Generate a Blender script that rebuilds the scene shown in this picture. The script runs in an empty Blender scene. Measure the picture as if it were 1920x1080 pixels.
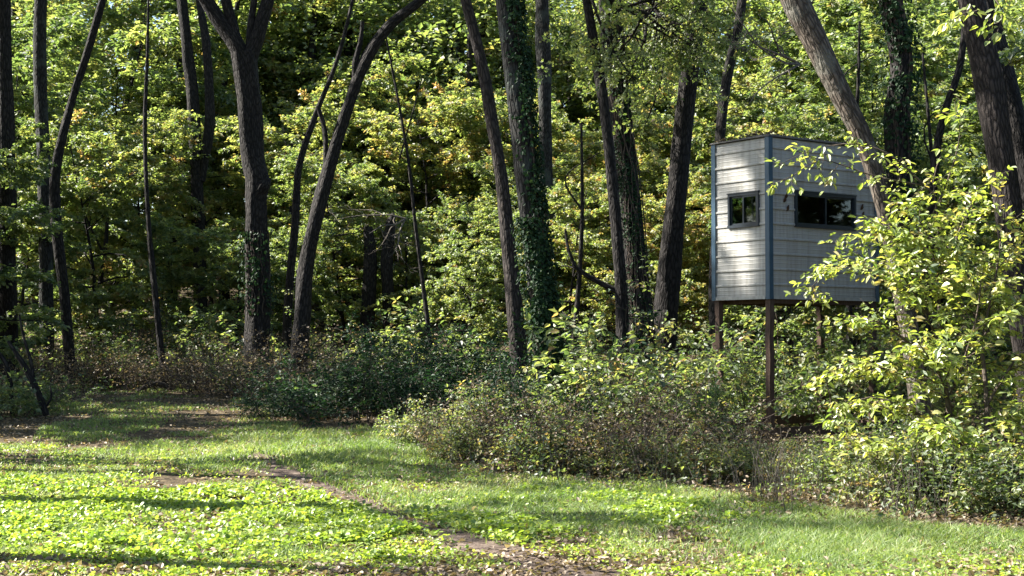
import bpy, math, random
import numpy as np
from mathutils import Vector, Matrix

# ------------------------------------------------------------------ camera, world, sun, exposure
SC = bpy.context.scene
COL = SC.collection
FPX, PITCH, EYE = 2700.0, math.atan(100 / 2700.0), 1.6       # photograph is 1920 wide
cam_d = bpy.data.cameras.new('camera')
cam = bpy.data.objects.new('camera', cam_d); COL.objects.link(cam)
cam_d.sensor_width = 36.0; cam_d.lens = 36.0 * FPX / 1920.0
cam_d.clip_start = 0.1; cam_d.clip_end = 2000
cam.location = (0, 0, EYE); cam.rotation_euler = (math.pi / 2 + PITCH, 0, 0)
SC.camera = cam

SUN_EL = math.radians(40)
SUN_H = Vector((-0.985, 0.17, 0)).normalized()
SUN_DIR = Vector((SUN_H.x * math.cos(SUN_EL), SUN_H.y * math.cos(SUN_EL), math.sin(SUN_EL)))
world = bpy.data.worlds.new('World'); SC.world = world; world.use_nodes = True
wn, wl = world.node_tree.nodes, world.node_tree.links
sky = wn.new('ShaderNodeTexSky'); sky.sky_type = 'NISHITA'; sky.sun_disc = False
sky.sun_elevation = SUN_EL; sky.sun_rotation = math.atan2(SUN_H.x, SUN_H.y)
sky.air_density = 1.0; sky.dust_density = 1.0
bg = wn['Background']; bg.inputs['Strength'].default_value = 0.055
wl.new(sky.outputs[0], bg.inputs['Color'])
sun_d = bpy.data.lights.new('sun', 'SUN'); sun = bpy.data.objects.new('sun', sun_d); COL.objects.link(sun)
sun_d.energy = 5.0; sun_d.angle = math.radians(0.5); sun_d.color = (1.0, 0.95, 0.86)
sun.rotation_euler = SUN_DIR.to_track_quat('Z', 'Y').to_euler()
sun.location = (-20, 5, 30)
SC.view_settings.view_transform = 'Standard'; SC.view_settings.look = 'None'
SC.view_settings.gamma = 1.0; SC.view_settings.exposure = 2.35
SC.view_settings.use_curve_mapping = False
SC.render.engine = 'CYCLES'
SC.cycles.max_bounces = 8; SC.cycles.diffuse_bounces = 5; SC.cycles.glossy_bounces = 3
SC.cycles.transmission_bounces = 6; SC.cycles.transparent_max_bounces = 8
SC.cycles.use_denoising = True
SC.cycles.sample_clamp_indirect = 6.0
SC.cycles.caustics_reflective = False; SC.cycles.caustics_refractive = False

# ------------------------------------------------------------------ helpers: places
SP, CP = math.sin(PITCH), math.cos(PITCH)
def at(px, py, D):
    dx, dy = (px - 960) / FPX, (540 - py) / FPX
    vy, vz = CP - dy * SP, SP + dy * CP
    return np.array((dx * D / vy, D, EYE + vz * D / vy))

def vnoise(x, y, scale, seed):
    x = np.asarray(x, float) / scale; y = np.asarray(y, float) / scale
    g = np.random.default_rng(seed).random((64, 64))
    xi, yi = np.floor(x).astype(int), np.floor(y).astype(int)
    fx, fy = x - xi, y - yi
    fx, fy = fx * fx * (3 - 2 * fx), fy * fy * (3 - 2 * fy)
    a, b = g[xi % 64, yi % 64], g[(xi + 1) % 64, yi % 64]
    c, d = g[xi % 64, (yi + 1) % 64], g[(xi + 1) % 64, (yi + 1) % 64]
    return (a * (1 - fx) + b * fx) * (1 - fy) + (c * (1 - fx) + d * fx) * fy

def sstep(a, b, x):
    t = np.clip((np.asarray(x, float) - a) / (b - a), 0, 1); return t * t * (3 - 2 * t)

def gz(x, y):
    x, y = np.asarray(x, float), np.asarray(y, float)
    rise = 0.03 * np.clip(y - 14, 0, 24) * (1 - 0.75 * sstep(1.0, 4.0, x) * (1 - sstep(24, 34, y)))
    hill = 0.13 * np.clip(y - 36, 0, 70) * sstep(34, 44, y)
    near = 1 - sstep(60, 120, np.hypot(x, y))
    bump = (vnoise(x, y, 2.3, 11) - .5) * .07 + (vnoise(x, y, .7, 12) - .5) * .03
    return rise + hill + bump * near

def gp(px, D, dz=0.0):
    x = (px - 960) / FPX * D
    return np.array((x, D, float(gz(x, D)) + dz))

def ground_at(px, py):
    d = at(px, py, 1.0) - np.array((0, 0, EYE))
    t = 3.0
    while t < 120:
        if EYE + d[2] * t <= gz(d[0] * t, t): break
        t += .05
    return d[0] * t, t

def in_poly(x, y, poly):
    r = np.zeros(x.shape, bool); n = len(poly)
    for i in range(n):
        x0, y0 = poly[i]; x1, y1 = poly[(i + 1) % n]
        if y0 == y1: continue
        c = ((y0 > y) != (y1 > y)) & (x < (x1 - x0) * (y - y0) / (y1 - y0) + x0)
        r ^= c
    return r

# ------------------------------------------------------------------ helpers: meshes
class Geo:
    """collects vertex blocks and faces (tris and quads), tone per face, straightened bark coordinate per vertex"""
    def __init__(s):
        s.v, s.f, s.t, s.b, s.m, s.n = [], [], [], [], [], 0
    def add(s, verts, faces, tone=None, straight=None, mat=0):
        verts = np.asarray(verts, float).reshape(-1, 3); faces = np.asarray(faces, int)
        s.v.append(verts); s.f.append(faces + s.n); k = len(faces)
        s.t.append(np.full(k, .5) if tone is None else np.broadcast_to(np.asarray(tone, float), (k,)))
        s.b.append(verts if straight is None else straight)
        s.m.append(np.full(k, mat, int)); s.n += len(verts)
    def mesh(s, name, mats, smooth=False):
        me = bpy.data.meshes.new(name)
        v = np.concatenate(s.v); sizes = np.concatenate([np.full(len(f), f.shape[1]) for f in s.f])
        loops = np.concatenate([f.ravel() for f in s.f])
        me.vertices.add(len(v)); me.vertices.foreach_set('co', v.ravel().astype('f4'))
        me.loops.add(len(loops)); me.loops.foreach_set('vertex_index', loops.astype('i4'))
        me.polygons.add(len(sizes))
        st = np.zeros(len(sizes), 'i4'); st[1:] = np.cumsum(sizes)[:-1]
        me.polygons.foreach_set('loop_start', st)
        me.polygons.foreach_set('material_index', np.concatenate(s.m).astype('i4'))
        me.polygons.foreach_set('use_smooth', np.full(len(sizes), smooth))
        me.update(calc_edges=True)
        a = me.attributes.new('tone', 'FLOAT', 'FACE'); a.data.foreach_set('value', np.concatenate(s.t).astype('f4'))
        b = me.attributes.new('straight', 'FLOAT_VECTOR', 'POINT'); b.data.foreach_set('vector', np.concatenate(s.b).ravel().astype('f4'))
        for m in (mats if isinstance(mats, (list, tuple)) else [mats]): me.materials.append(m)
        return me

def link(name, data, parent=None, loc=None):
    o = bpy.data.objects.new(name, data); COL.objects.link(o)
    if parent: o.parent = parent
    if loc is not None: o.location = loc
    return o
def tag(o, label, cat, group=None, kind=None):
    if label: o['label'] = label
    if cat: o['category'] = cat
    if group: o['group'] = group
    if kind: o['kind'] = kind
    return o
def empty(name, loc, label, cat, group=None, rz=0):
    o = link(name, None, None, loc); o.rotation_euler[2] = rz; o.empty_display_size = .1
    return tag(o, label, cat, group)

def nrm(a): return a / np.maximum(np.linalg.norm(a, axis=-1, keepdims=True), 1e-9)

def add_leaves(g, pos, ax, nm, L, W, tone, shape='leaf', mat=0):
    pos, ax, nm = np.asarray(pos, float), nrm(np.asarray(ax, float)), np.asarray(nm, float)
    n = len(pos)
    if n == 0: return
    side = nrm(np.cross(nm, ax)); nm = np.cross(ax, side)
    L = np.broadcast_to(L, (n,)); W = np.broadcast_to(W, (n,))
    if shape == 'kite':
        tpl = np.array([(0, 0, 0), (.42, .5, .16), (1, 0, -.1), (.42, -.5, .16)])
        fc = np.array([(0, 1, 2), (0, 2, 3)])
    elif shape == 'round':
        tpl = np.array([(0, 0, 0), (.25, .42, .08), (.72, .46, .1), (1, 0, .02), (.72, -.46, .1), (.25, -.42, .08)])
        fc = np.array([(0, 1, 2, 3), (0, 3, 4, 5)])
    else:
        tpl = np.array([(0, 0, 0), (.25, .4, .12), (.62, .42, .08), (1, 0, -.22), (.62, -.42, .08), (.25, -.4, .12)])
        fc = np.array([(0, 1, 2, 3), (0, 3, 4, 5)])
    k = len(tpl)
    v = (pos[:, None] + ax[:, None] * (tpl[None, :, 0:1] * L[:, None, None])
         + side[:, None] * (tpl[None, :, 1:2] * W[:, None, None]) + nm[:, None] * (tpl[None, :, 2:3] * W[:, None, None]))
    f = (fc[None] + (np.arange(n) * k)[:, None, None]).reshape(-1, fc.shape[1])
    g.add(v, f, np.repeat(np.broadcast_to(tone, (n,)), len(fc)), mat=mat)

def spline(pts, step):
    """Catmull-Rom through rows (x,y,z,r) sampled about every step metres"""
    p = np.asarray(pts, float); p = np.vstack((2 * p[0] - p[1], p, 2 * p[-1] - p[-2])); out = []
    for i in range(1, len(p) - 2):
        n = max(1, int(np.linalg.norm(p[i + 1, :3] - p[i, :3]) / step))
        t = (np.arange(n) / n)[:, None]
        out.append(.5 * (2 * p[i] + (p[i + 1] - p[i - 1]) * t + (2 * p[i - 1] - 5 * p[i] + 4 * p[i + 1] - p[i + 2]) * t ** 2
                         + (3 * p[i] - p[i - 1] - 3 * p[i + 1] + p[i + 2]) * t ** 3))
    out.append(p[-2][None]); out = np.vstack(out); out[:, 3] = np.maximum(out[:, 3], .002)
    return out

def tube(g, pts, sides, rough=0.0, seed=0, mat=0, cap=False):
    p = np.asarray(pts, float); c, r = p[:, :3], p[:, 3]; n = len(c)
    d = np.gradient(c, axis=0) if n > 2 else np.repeat((c[-1] - c[0])[None], n, 0)
    d = nrm(d)
    ref = np.array((1., 0, 0)) if abs(d[0][0]) < .9 else np.array((0, 1., 0))
    u = nrm(ref - d * (d @ ref)[:, None]); w = np.cross(d, u)
    a = np.arange(sides) / sides * 2 * math.pi
    ln = np.concatenate(([0], np.cumsum(np.linalg.norm(np.diff(c, axis=0), axis=1))))
    rr = np.repeat(r[:, None], sides, 1)
    if rough:
        A, Ln = np.meshgrid(a, ln)
        k = 7
        fur = vnoise((np.cos(A) * k + 20), np.sin(A) * k + Ln * .5 + 20, 1.0, seed + 3)
        lump = vnoise(np.cos(A) * 1.2 + 9, np.sin(A) * 1.2 + Ln * 1.1 + 9, 1.0, seed + 5)
        big = vnoise(np.cos(A) * .6 + 5, Ln * .45 + 9 + np.sin(A) * .6, 1.0, seed + 8)
        rr = rr * (1 + rough * (fur - .5) * 1.1 + rough * 1.7 * (lump - .5) + rough * 1.3 * (big - .5))
    v = c[:, None] + (u[:, None] * np.cos(a)[None, :, None] + w[:, None] * np.sin(a)[None, :, None]) * rr[..., None]
    st = np.stack((np.cos(a)[None] * rr, np.sin(a)[None] * rr, np.repeat(ln[:, None], sides, 1)), -1)
    i, j = np.meshgrid(np.arange(n - 1), np.arange(sides), indexing='ij'); j2 = (j + 1) % sides
    f = np.stack((i * sides + j, i * sides + j2, (i + 1) * sides + j2, (i + 1) * sides + j), -1).reshape(-1, 4)
    g.add(v.reshape(-1, 3), f, straight=st.reshape(-1, 3), mat=mat)
    return v

def box(g, x0, x1, y0, y1, z0, z1, mat=0, bev=0.0):
    P = np.array([(x, y, z) for z in (z0, z1) for y in (y0, y1) for x in (x0, x1)])
    g.add(P, [(0, 2, 3, 1), (4, 5, 7, 6), (0, 1, 5, 4), (2, 6, 7, 3), (0, 4, 6, 2), (1, 3, 7, 5)], mat=mat)

# ------------------------------------------------------------------ materials
def newmat(name):
    m = bpy.data.materials.new(name); m.use_nodes = True
    n = m.node_tree.nodes; n.clear(); out = n.new('ShaderNodeOutputMaterial')
    return m, n, m.node_tree.links, out
def ramp(n, stops):
    r = n.new('ShaderNodeValToRGB'); e = r.color_ramp.elements
    while len(e) < len(stops): e.new(.5)
    for k, (p, c) in enumerate(stops): e[k].position = p; e[k].color = (*c, 1)
    return r

def leaf_material(name, stops, trans=.5, gloss=.06, rough=.38, tgain=(1.75, 1.75, .95)):
    m, n, l, out = newmat(name)
    at_ = n.new('ShaderNodeAttribute'); at_.attribute_name = 'tone'
    oi = n.new('ShaderNodeObjectInfo'); sep = n.new('ShaderNodeSeparateColor'); l.new(oi.outputs['Color'], sep.inputs[0])
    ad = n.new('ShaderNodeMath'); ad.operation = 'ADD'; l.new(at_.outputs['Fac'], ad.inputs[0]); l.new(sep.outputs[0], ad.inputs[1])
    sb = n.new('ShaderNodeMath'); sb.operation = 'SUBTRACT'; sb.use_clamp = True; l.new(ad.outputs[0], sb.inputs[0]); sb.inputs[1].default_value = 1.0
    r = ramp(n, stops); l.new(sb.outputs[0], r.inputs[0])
    df = n.new('ShaderNodeBsdfDiffuse'); l.new(r.outputs[0], df.inputs[0])
    mu = n.new('ShaderNodeMix'); mu.data_type = 'RGBA'; mu.blend_type = 'MULTIPLY'; mu.inputs[0].default_value = 1.0
    mu.clamp_result = False
    l.new(r.outputs[0], mu.inputs[6]); mu.inputs[7].default_value = (*tgain, 1)
    tr = n.new('ShaderNodeBsdfTranslucent'); l.new(mu.outputs[2], tr.inputs[0])
    mx = n.new('ShaderNodeMixShader'); mx.inputs[0].default_value = trans; l.new(df.outputs[0], mx.inputs[1]); l.new(tr.outputs[0], mx.inputs[2])
    gl = n.new('ShaderNodeBsdfGlossy'); gl.inputs['Roughness'].default_value = rough + .17; gl.inputs[0].default_value = (1, 1, 1, 1)
    fr = n.new('ShaderNodeLayerWeight'); fr.inputs[0].default_value = .2
    fm = n.new('ShaderNodeMath'); fm.operation = 'MULTIPLY_ADD'; l.new(fr.outputs['Facing'], fm.inputs[0]); fm.inputs[1].default_value = .10; fm.inputs[2].default_value = gloss * .6
    m2 = n.new('ShaderNodeMixShader'); l.new(fm.outputs[0], m2.inputs[0]); l.new(mx.outputs[0], m2.inputs[1]); l.new(gl.outputs[0], m2.inputs[2])
    l.new(m2.outputs[0], out.inputs[0]); return m

GREENS = [(0, (.03, .058, .026)), (.35, (.075, .118, .045)), (.6, (.145, .19, .07)), (.8, (.21, .23, .09)), (.95, (.28, .245, .1)), (1, (.25, .16, .08))]
M_LEAF = leaf_material('leaf_green', GREENS, trans=.55, tgain=(2.0, 2.0, 1.05))
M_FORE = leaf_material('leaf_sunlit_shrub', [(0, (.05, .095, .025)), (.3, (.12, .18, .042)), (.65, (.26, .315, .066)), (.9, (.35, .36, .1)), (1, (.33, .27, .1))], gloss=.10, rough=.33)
M_IVY = leaf_material('leaf_ivy', [(0, (.01, .026, .013)), (.5, (.018, .042, .018)), (1, (.045, .075, .026))], trans=.2, gloss=.0, rough=.4)
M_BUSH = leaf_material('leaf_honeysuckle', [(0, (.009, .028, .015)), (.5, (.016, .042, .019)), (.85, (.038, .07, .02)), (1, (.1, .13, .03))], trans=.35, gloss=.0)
M_DRY = leaf_material('leaf_dry', [(0, (.055, .04, .027)), (.4, (.13, .095, .06)), (.75, (.24, .18, .115)), (1, (.38, .3, .21))], trans=.25, gloss=.03)
M_GRASS = leaf_material('grass_blade', [(0, (.045, .085, .026)), (.4, (.115, .185, .046)), (.75, (.215, .265, .09)), (1, (.42, .37, .22))], trans=.45, gloss=.04)
M_CLOVER = leaf_material('clover_leaf', [(0, (.06, .125, .022)), (.5, (.185, .275, .038)), (1, (.34, .38, .07))], trans=.45, gloss=.05, rough=.3)

def bark_material(name, dark, light, scale=1.0, depth=.03, lichen=None):
    m, n, l, out = newmat(name)
    a = n.new('ShaderNodeAttribute'); a.attribute_name = 'straight'
    mp = n.new('ShaderNodeMapping'); mp.inputs['Scale'].default_value = (32 * scale, 32 * scale, 8 * scale); l.new(a.outputs['Vector'], mp.inputs[0])
    nz = n.new('ShaderNodeTexNoise'); nz.inputs['Scale'].default_value = 1.0; nz.inputs['Detail'].default_value = 3; l.new(mp.outputs[0], nz.inputs[0])
    wv = n.new('ShaderNodeMix'); wv.data_type = 'RGBA'; wv.inputs[0].default_value = .35; l.new(mp.outputs[0], wv.inputs[6]); l.new(nz.outputs['Color'], wv.inputs[7])
    vo = n.new('ShaderNodeTexVoronoi'); vo.feature = 'DISTANCE_TO_EDGE'; vo.inputs['Scale'].default_value = 1.0; l.new(wv.outputs[2], vo.inputs[0])
    vr = ramp(n, [(0, (0, 0, 0)), (.25, (1, 1, 1))]); l.new(vo.outputs['Distance'], vr.inputs[0])
    n2 = n.new('ShaderNodeTexNoise'); n2.inputs['Scale'].default_value = 9.0; n2.inputs['Detail'].default_value = 6; l.new(a.outputs['Vector'], n2.inputs[0])
    mx = n.new('ShaderNodeMath'); mx.operation = 'MULTIPLY'; l.new(vr.outputs[0], mx.inputs[0]); l.new(n2.outputs['Fac'], mx.inputs[1])
    cr = ramp(n, [(0, dark), (.3, tuple((d + e) / 2 for d, e in zip(dark, light))), (.65, light)]); l.new(mx.outputs[0], cr.inputs[0])
    col = cr.outputs[0]
    if lichen:
        n3 = n.new('ShaderNodeTexNoise'); n3.inputs['Scale'].default_value = 3.0; n3.inputs['Detail'].default_value = 5; l.new(a.outputs['Vector'], n3.inputs[0])
        lr = ramp(n, [(.52, (0, 0, 0)), (.62, (1, 1, 1))]); l.new(n3.outputs['Fac'], lr.inputs[0])
        lm = n.new('ShaderNodeMix'); lm.data_type = 'RGBA'; l.new(lr.outputs[0], lm.inputs[0]); l.new(col, lm.inputs[6]); lm.inputs[7].default_value = (*lichen, 1)
        col = lm.outputs[2]
    bs = n.new('ShaderNodeBsdfPrincipled'); bs.inputs['Roughness'].default_value = .9; bs.inputs['Specular IOR Level'].default_value = .2; l.new(col, bs.inputs['Base Color'])
    bp = n.new('ShaderNodeBump'); bp.inputs['Strength'].default_value = .9; bp.inputs['Distance'].default_value = depth
    l.new(mx.outputs[0], bp.inputs['Height']); l.new(bp.outputs[0], bs.inputs['Normal'])
    l.new(bs.outputs[0], out.inputs[0]); return m
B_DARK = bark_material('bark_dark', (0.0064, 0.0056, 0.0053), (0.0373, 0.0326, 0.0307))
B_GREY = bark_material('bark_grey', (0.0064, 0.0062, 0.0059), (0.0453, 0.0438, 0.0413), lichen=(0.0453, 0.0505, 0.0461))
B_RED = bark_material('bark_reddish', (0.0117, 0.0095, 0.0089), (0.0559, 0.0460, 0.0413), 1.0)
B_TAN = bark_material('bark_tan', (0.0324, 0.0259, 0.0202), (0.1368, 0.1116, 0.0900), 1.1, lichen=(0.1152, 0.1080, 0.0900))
B_TWIG = bark_material('bark_twig', (.04, .032, .026), (.13, .1, .08), 2, .004)
B_DEAD = bark_material('bark_dead_wood', (.07, .06, .05), (.2, .175, .15), 2, .004)

def simple(name, col, rough=.5, metal=0.0, spec=.5, noise=0.0, nscale=6.0, stretch=(1, 1, 1), bump=0.0, second=None):
    m, n, l, out = newmat(name)
    bs = n.new('ShaderNodeBsdfPrincipled'); bs.inputs['Roughness'].default_value = rough; bs.inputs['Metallic'].default_value = metal
    bs.inputs['Specular IOR Level'].default_value = spec
    tc = n.new('ShaderNodeTexCoord'); mp = n.new('ShaderNodeMapping'); mp.inputs['Scale'].default_value = stretch; l.new(tc.outputs['Object'], mp.inputs[0])
    nz = n.new('ShaderNodeTexNoise'); nz.inputs['Scale'].default_value = nscale; nz.inputs['Detail'].default_value = 7; nz.inputs['Roughness'].default_value = .65; l.new(mp.outputs[0], nz.inputs[0])
    lo = tuple(c * (1 - noise) for c in col) if second is None else second
    r = ramp(n, [(.32, lo), (.62, col)]); l.new(nz.outputs['Fac'], r.inputs[0]); l.new(r.outputs[0], bs.inputs['Base Color'])
    if bump:
        bp = n.new('ShaderNodeBump'); bp.inputs['Distance'].default_value = bump; l.new(nz.outputs['Fac'], bp.inputs['Height']); l.new(bp.outputs[0], bs.inputs['Normal'])
    l.new(bs.outputs[0], out.inputs[0]); return m
M_SIDING = simple('painted_steel_light_grey', (.395, .385, .36), .42, 0, .5, .16, 1.6, (2.2, 2.2, .7))
n_, l_ = M_SIDING.node_tree.nodes, M_SIDING.node_tree.links                     # rain streaks and grime on the siding
bs_ = next(q for q in n_ if q.type == 'BSDF_PRINCIPLED'); src_ = bs_.inputs['Base Color'].links[0].from_socket
tc_ = n_.new('ShaderNodeTexCoord'); mp_ = n_.new('ShaderNodeMapping'); mp_.inputs['Scale'].default_value = (14, 14, .9); l_.new(tc_.outputs['Object'], mp_.inputs[0])
nz_ = n_.new('ShaderNodeTexNoise'); nz_.inputs['Scale'].default_value = 1.0; nz_.inputs['Detail'].default_value = 5; l_.new(mp_.outputs[0], nz_.inputs[0])
rp_ = ramp(n_, [(.35, (.62, .6, .55)), (.55, (1, 1, 1))]); l_.new(nz_.outputs['Fac'], rp_.inputs[0])
mx_ = n_.new('ShaderNodeMix'); mx_.data_type = 'RGBA'; mx_.blend_type = 'MULTIPLY'; mx_.inputs[0].default_value = .6; l_.new(src_, mx_.inputs[6]); l_.new(rp_.outputs[0], mx_.inputs[7]); l_.new(mx_.outputs[2], bs_.inputs['Base Color'])
M_TRIM = simple('painted_steel_blue', (.04, .085, .13), .4, 0, .5, .2, 5)
M_FRAME = simple('window_frame_dark_blue', (.012, .02, .03), .4, 0, .5, .2, 8)
M_POST = simple('weathered_treated_timber', (.105, .07, .052), .85, 0, .2, .0, 5, (9, 9, 1), .004, (.05, .032, .025))
M_PLY = simple('dark_plywood', (.09, .065, .05), .9, 0, .2, .4, 5)
M_ROOF = simple('roof_sheet', (.13, .12, .11), .6, 0, .4, .5, 5)
M_SCREW = simple('screw_head', (.12, .12, .13), .5, .6, .5, .2)
M_RUST = simple('old_wasp_nest_mud', (.07, .04, .025), .95, 0, .1, .4, 20)
def glass_material():
    m, n, l, out = newmat('window_glass')
    t = n.new('ShaderNodeBsdfTransparent'); t.inputs[0].default_value = (.6, .66, .64, 1)
    g = n.new('ShaderNodeBsdfGlossy'); g.inputs['Roughness'].default_value = .03
    f = n.new('ShaderNodeLayerWeight'); f.inputs[0].default_value = .2
    m1 = n.new('ShaderNodeMath'); m1.operation = 'MULTIPLY_ADD'; l.new(f.outputs['Facing'], m1.inputs[0]); m1.inputs[1].default_value = .12; m1.inputs[2].default_value = .035
    x = n.new('ShaderNodeMixShader'); l.new(m1.outputs[0], x.inputs[0]); l.new(t.outputs[0], x.inputs[1]); l.new(g.outputs[0], x.inputs[2])
    l.new(x.outputs[0], out.inputs[0]); return m
M_GLASS = glass_material()

def ground_material(name, stops, sc=5.0, bump=.03):
    m, n, l, out = newmat(name)
    tc = n.new('ShaderNodeTexCoord')
    n1 = n.new('ShaderNodeTexNoise'); n1.inputs['Scale'].default_value = sc; n1.inputs['Detail'].default_value = 8; n1.inputs['Roughness'].default_value = .75; l.new(tc.outputs['Object'], n1.inputs[0])
    n2 = n.new('ShaderNodeTexVoronoi'); n2.inputs['Scale'].default_value = sc * 5; l.new(tc.outputs['Object'], n2.inputs[0])
    sp = n.new('ShaderNodeSeparateColor'); l.new(n2.outputs['Color'], sp.inputs[0])
    a = n.new('ShaderNodeMath'); a.operation = 'MULTIPLY_ADD'; l.new(sp.outputs[0], a.inputs[0]); a.inputs[1].default_value = .35; l.new(n1.outputs['Fac'], a.inputs[2])
    s = n.new('ShaderNodeMath'); s.operation = 'SUBTRACT'; l.new(a.outputs[0], s.inputs[0]); s.inputs[1].default_value = .17
    r = ramp(n, stops); l.new(s.outputs[0], r.inputs[0])
    bs = n.new('ShaderNodeBsdfPrincipled'); bs.inputs['Roughness'].default_value = 1.0; bs.inputs['Specular IOR Level'].default_value = .1; l.new(r.outputs[0], bs.inputs['Base Color'])
    bp = n.new('ShaderNodeBump'); bp.inputs['Distance'].default_value = bump; l.new(s.outputs[0], bp.inputs['Height']); l.new(bp.outputs[0], bs.inputs['Normal'])
    l.new(bs.outputs[0], out.inputs[0]); return m
M_GROUND = ground_material('forest_floor', [(.3, (.03, .023, .016)), (.45, (.06, .045, .03)), (.6, (.1, .078, .046)), (.72, (.15, .115, .075))])
M_DIRT = ground_material('bare_dirt', [(.3, (.045, .032, .026)), (.5, (.095, .072, .058)), (.7, (.16, .125, .1))], 7, .02)

# ------------------------------------------------------------------ setting: ground and path
def axis(a, b, fine0, fine1, st, grow):
    xs = list(np.arange(fine0, fine1, st)); s = st; x = fine1
    while x < b: xs.append(x); s *= grow; x += s
    s = st; x = fine0
    while x > a: s *= grow; x -= s; xs.insert(0, x)
    return np.array(xs)
xs, ys = axis(-600, 600, -12, 12, .22, 1.12), axis(-200, 800, 6, 40, .22, 1.1)
X, Y = np.meshgrid(xs, ys, indexing='ij')
G = Geo(); nx, ny = X.shape
i, j = np.meshgrid(np.arange(nx - 1), np.arange(ny - 1), indexing='ij')
G.add(np.stack((X, Y, gz(X, Y)), -1).reshape(-1, 3), np.stack((i * ny + j, (i + 1) * ny + j, (i + 1) * ny + j + 1, i * ny + j + 1), -1).reshape(-1, 4))
tag(link('ground', G.mesh('ground', M_GROUND, True)), 'forest floor and clearing ground rising into the wooded slope', None, kind='structure')

PATH = [ground_at(*q) for q in ((1240, 1150), (1090, 1085), (960, 1045), (820, 1000), (700, 955), (600, 918), (520, 880), (470, 850))]
PW = [.36, .33, .29, .23, .18, .19, .2, .12]
pp = spline([(x, y, 0, w) for (x, y), w in zip(PATH, PW)], .12)
def path_dist(x, y):
    d = np.full(np.shape(x), 99.0)
    for k in range(0, len(pp), 2):
        d = np.minimum(d, np.hypot(x - pp[k, 0], (y - pp[k, 1])) / pp[k, 3])
    return d
tx = nrm(np.gradient(pp[:, :2], axis=0)); nrml = np.stack((-tx[:, 1], tx[:, 0]), -1)
rows = []
for s in np.linspace(-1, 1, 9):
    w = pp[:, 3] * (1 + .5 * (vnoise(np.arange(len(pp)) * .12, np.full(len(pp), s * 3 + 10), .35, 21) - .4))
    q = pp[:, :2] + nrml * (s * w)[:, None]
    rows.append(np.column_stack((q, gz(q[:, 0], q[:, 1]) + .008 - .004 * abs(s) ** 4)))
P = np.stack(rows, 1); G = Geo(); n0 = len(pp)
i, j = np.meshgrid(np.arange(n0 - 1), np.arange(8), indexing='ij')
G.add(P.reshape(-1, 3), np.stack((i * 9 + j, (i + 1) * 9 + j, (i + 1) * 9 + j + 1, i * 9 + j + 1), -1).reshape(-1, 4))
tag(link('dirt_path', G.mesh('dirt_path', M_DIRT, True)), 'narrow bare dirt track running diagonally across the clearing', None, kind='structure')

CLEAR = [ground_at(*q) for q in ((-160, 842), (60, 832), (100, 745), (300, 729), (500, 738), (510, 792), (720, 805), (800, 850), (880, 890), (1200, 905), (1330, 925), (1600, 965), (1720, 990), (2100, 1015), (2100, 1300), (-160, 1300))]

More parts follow.
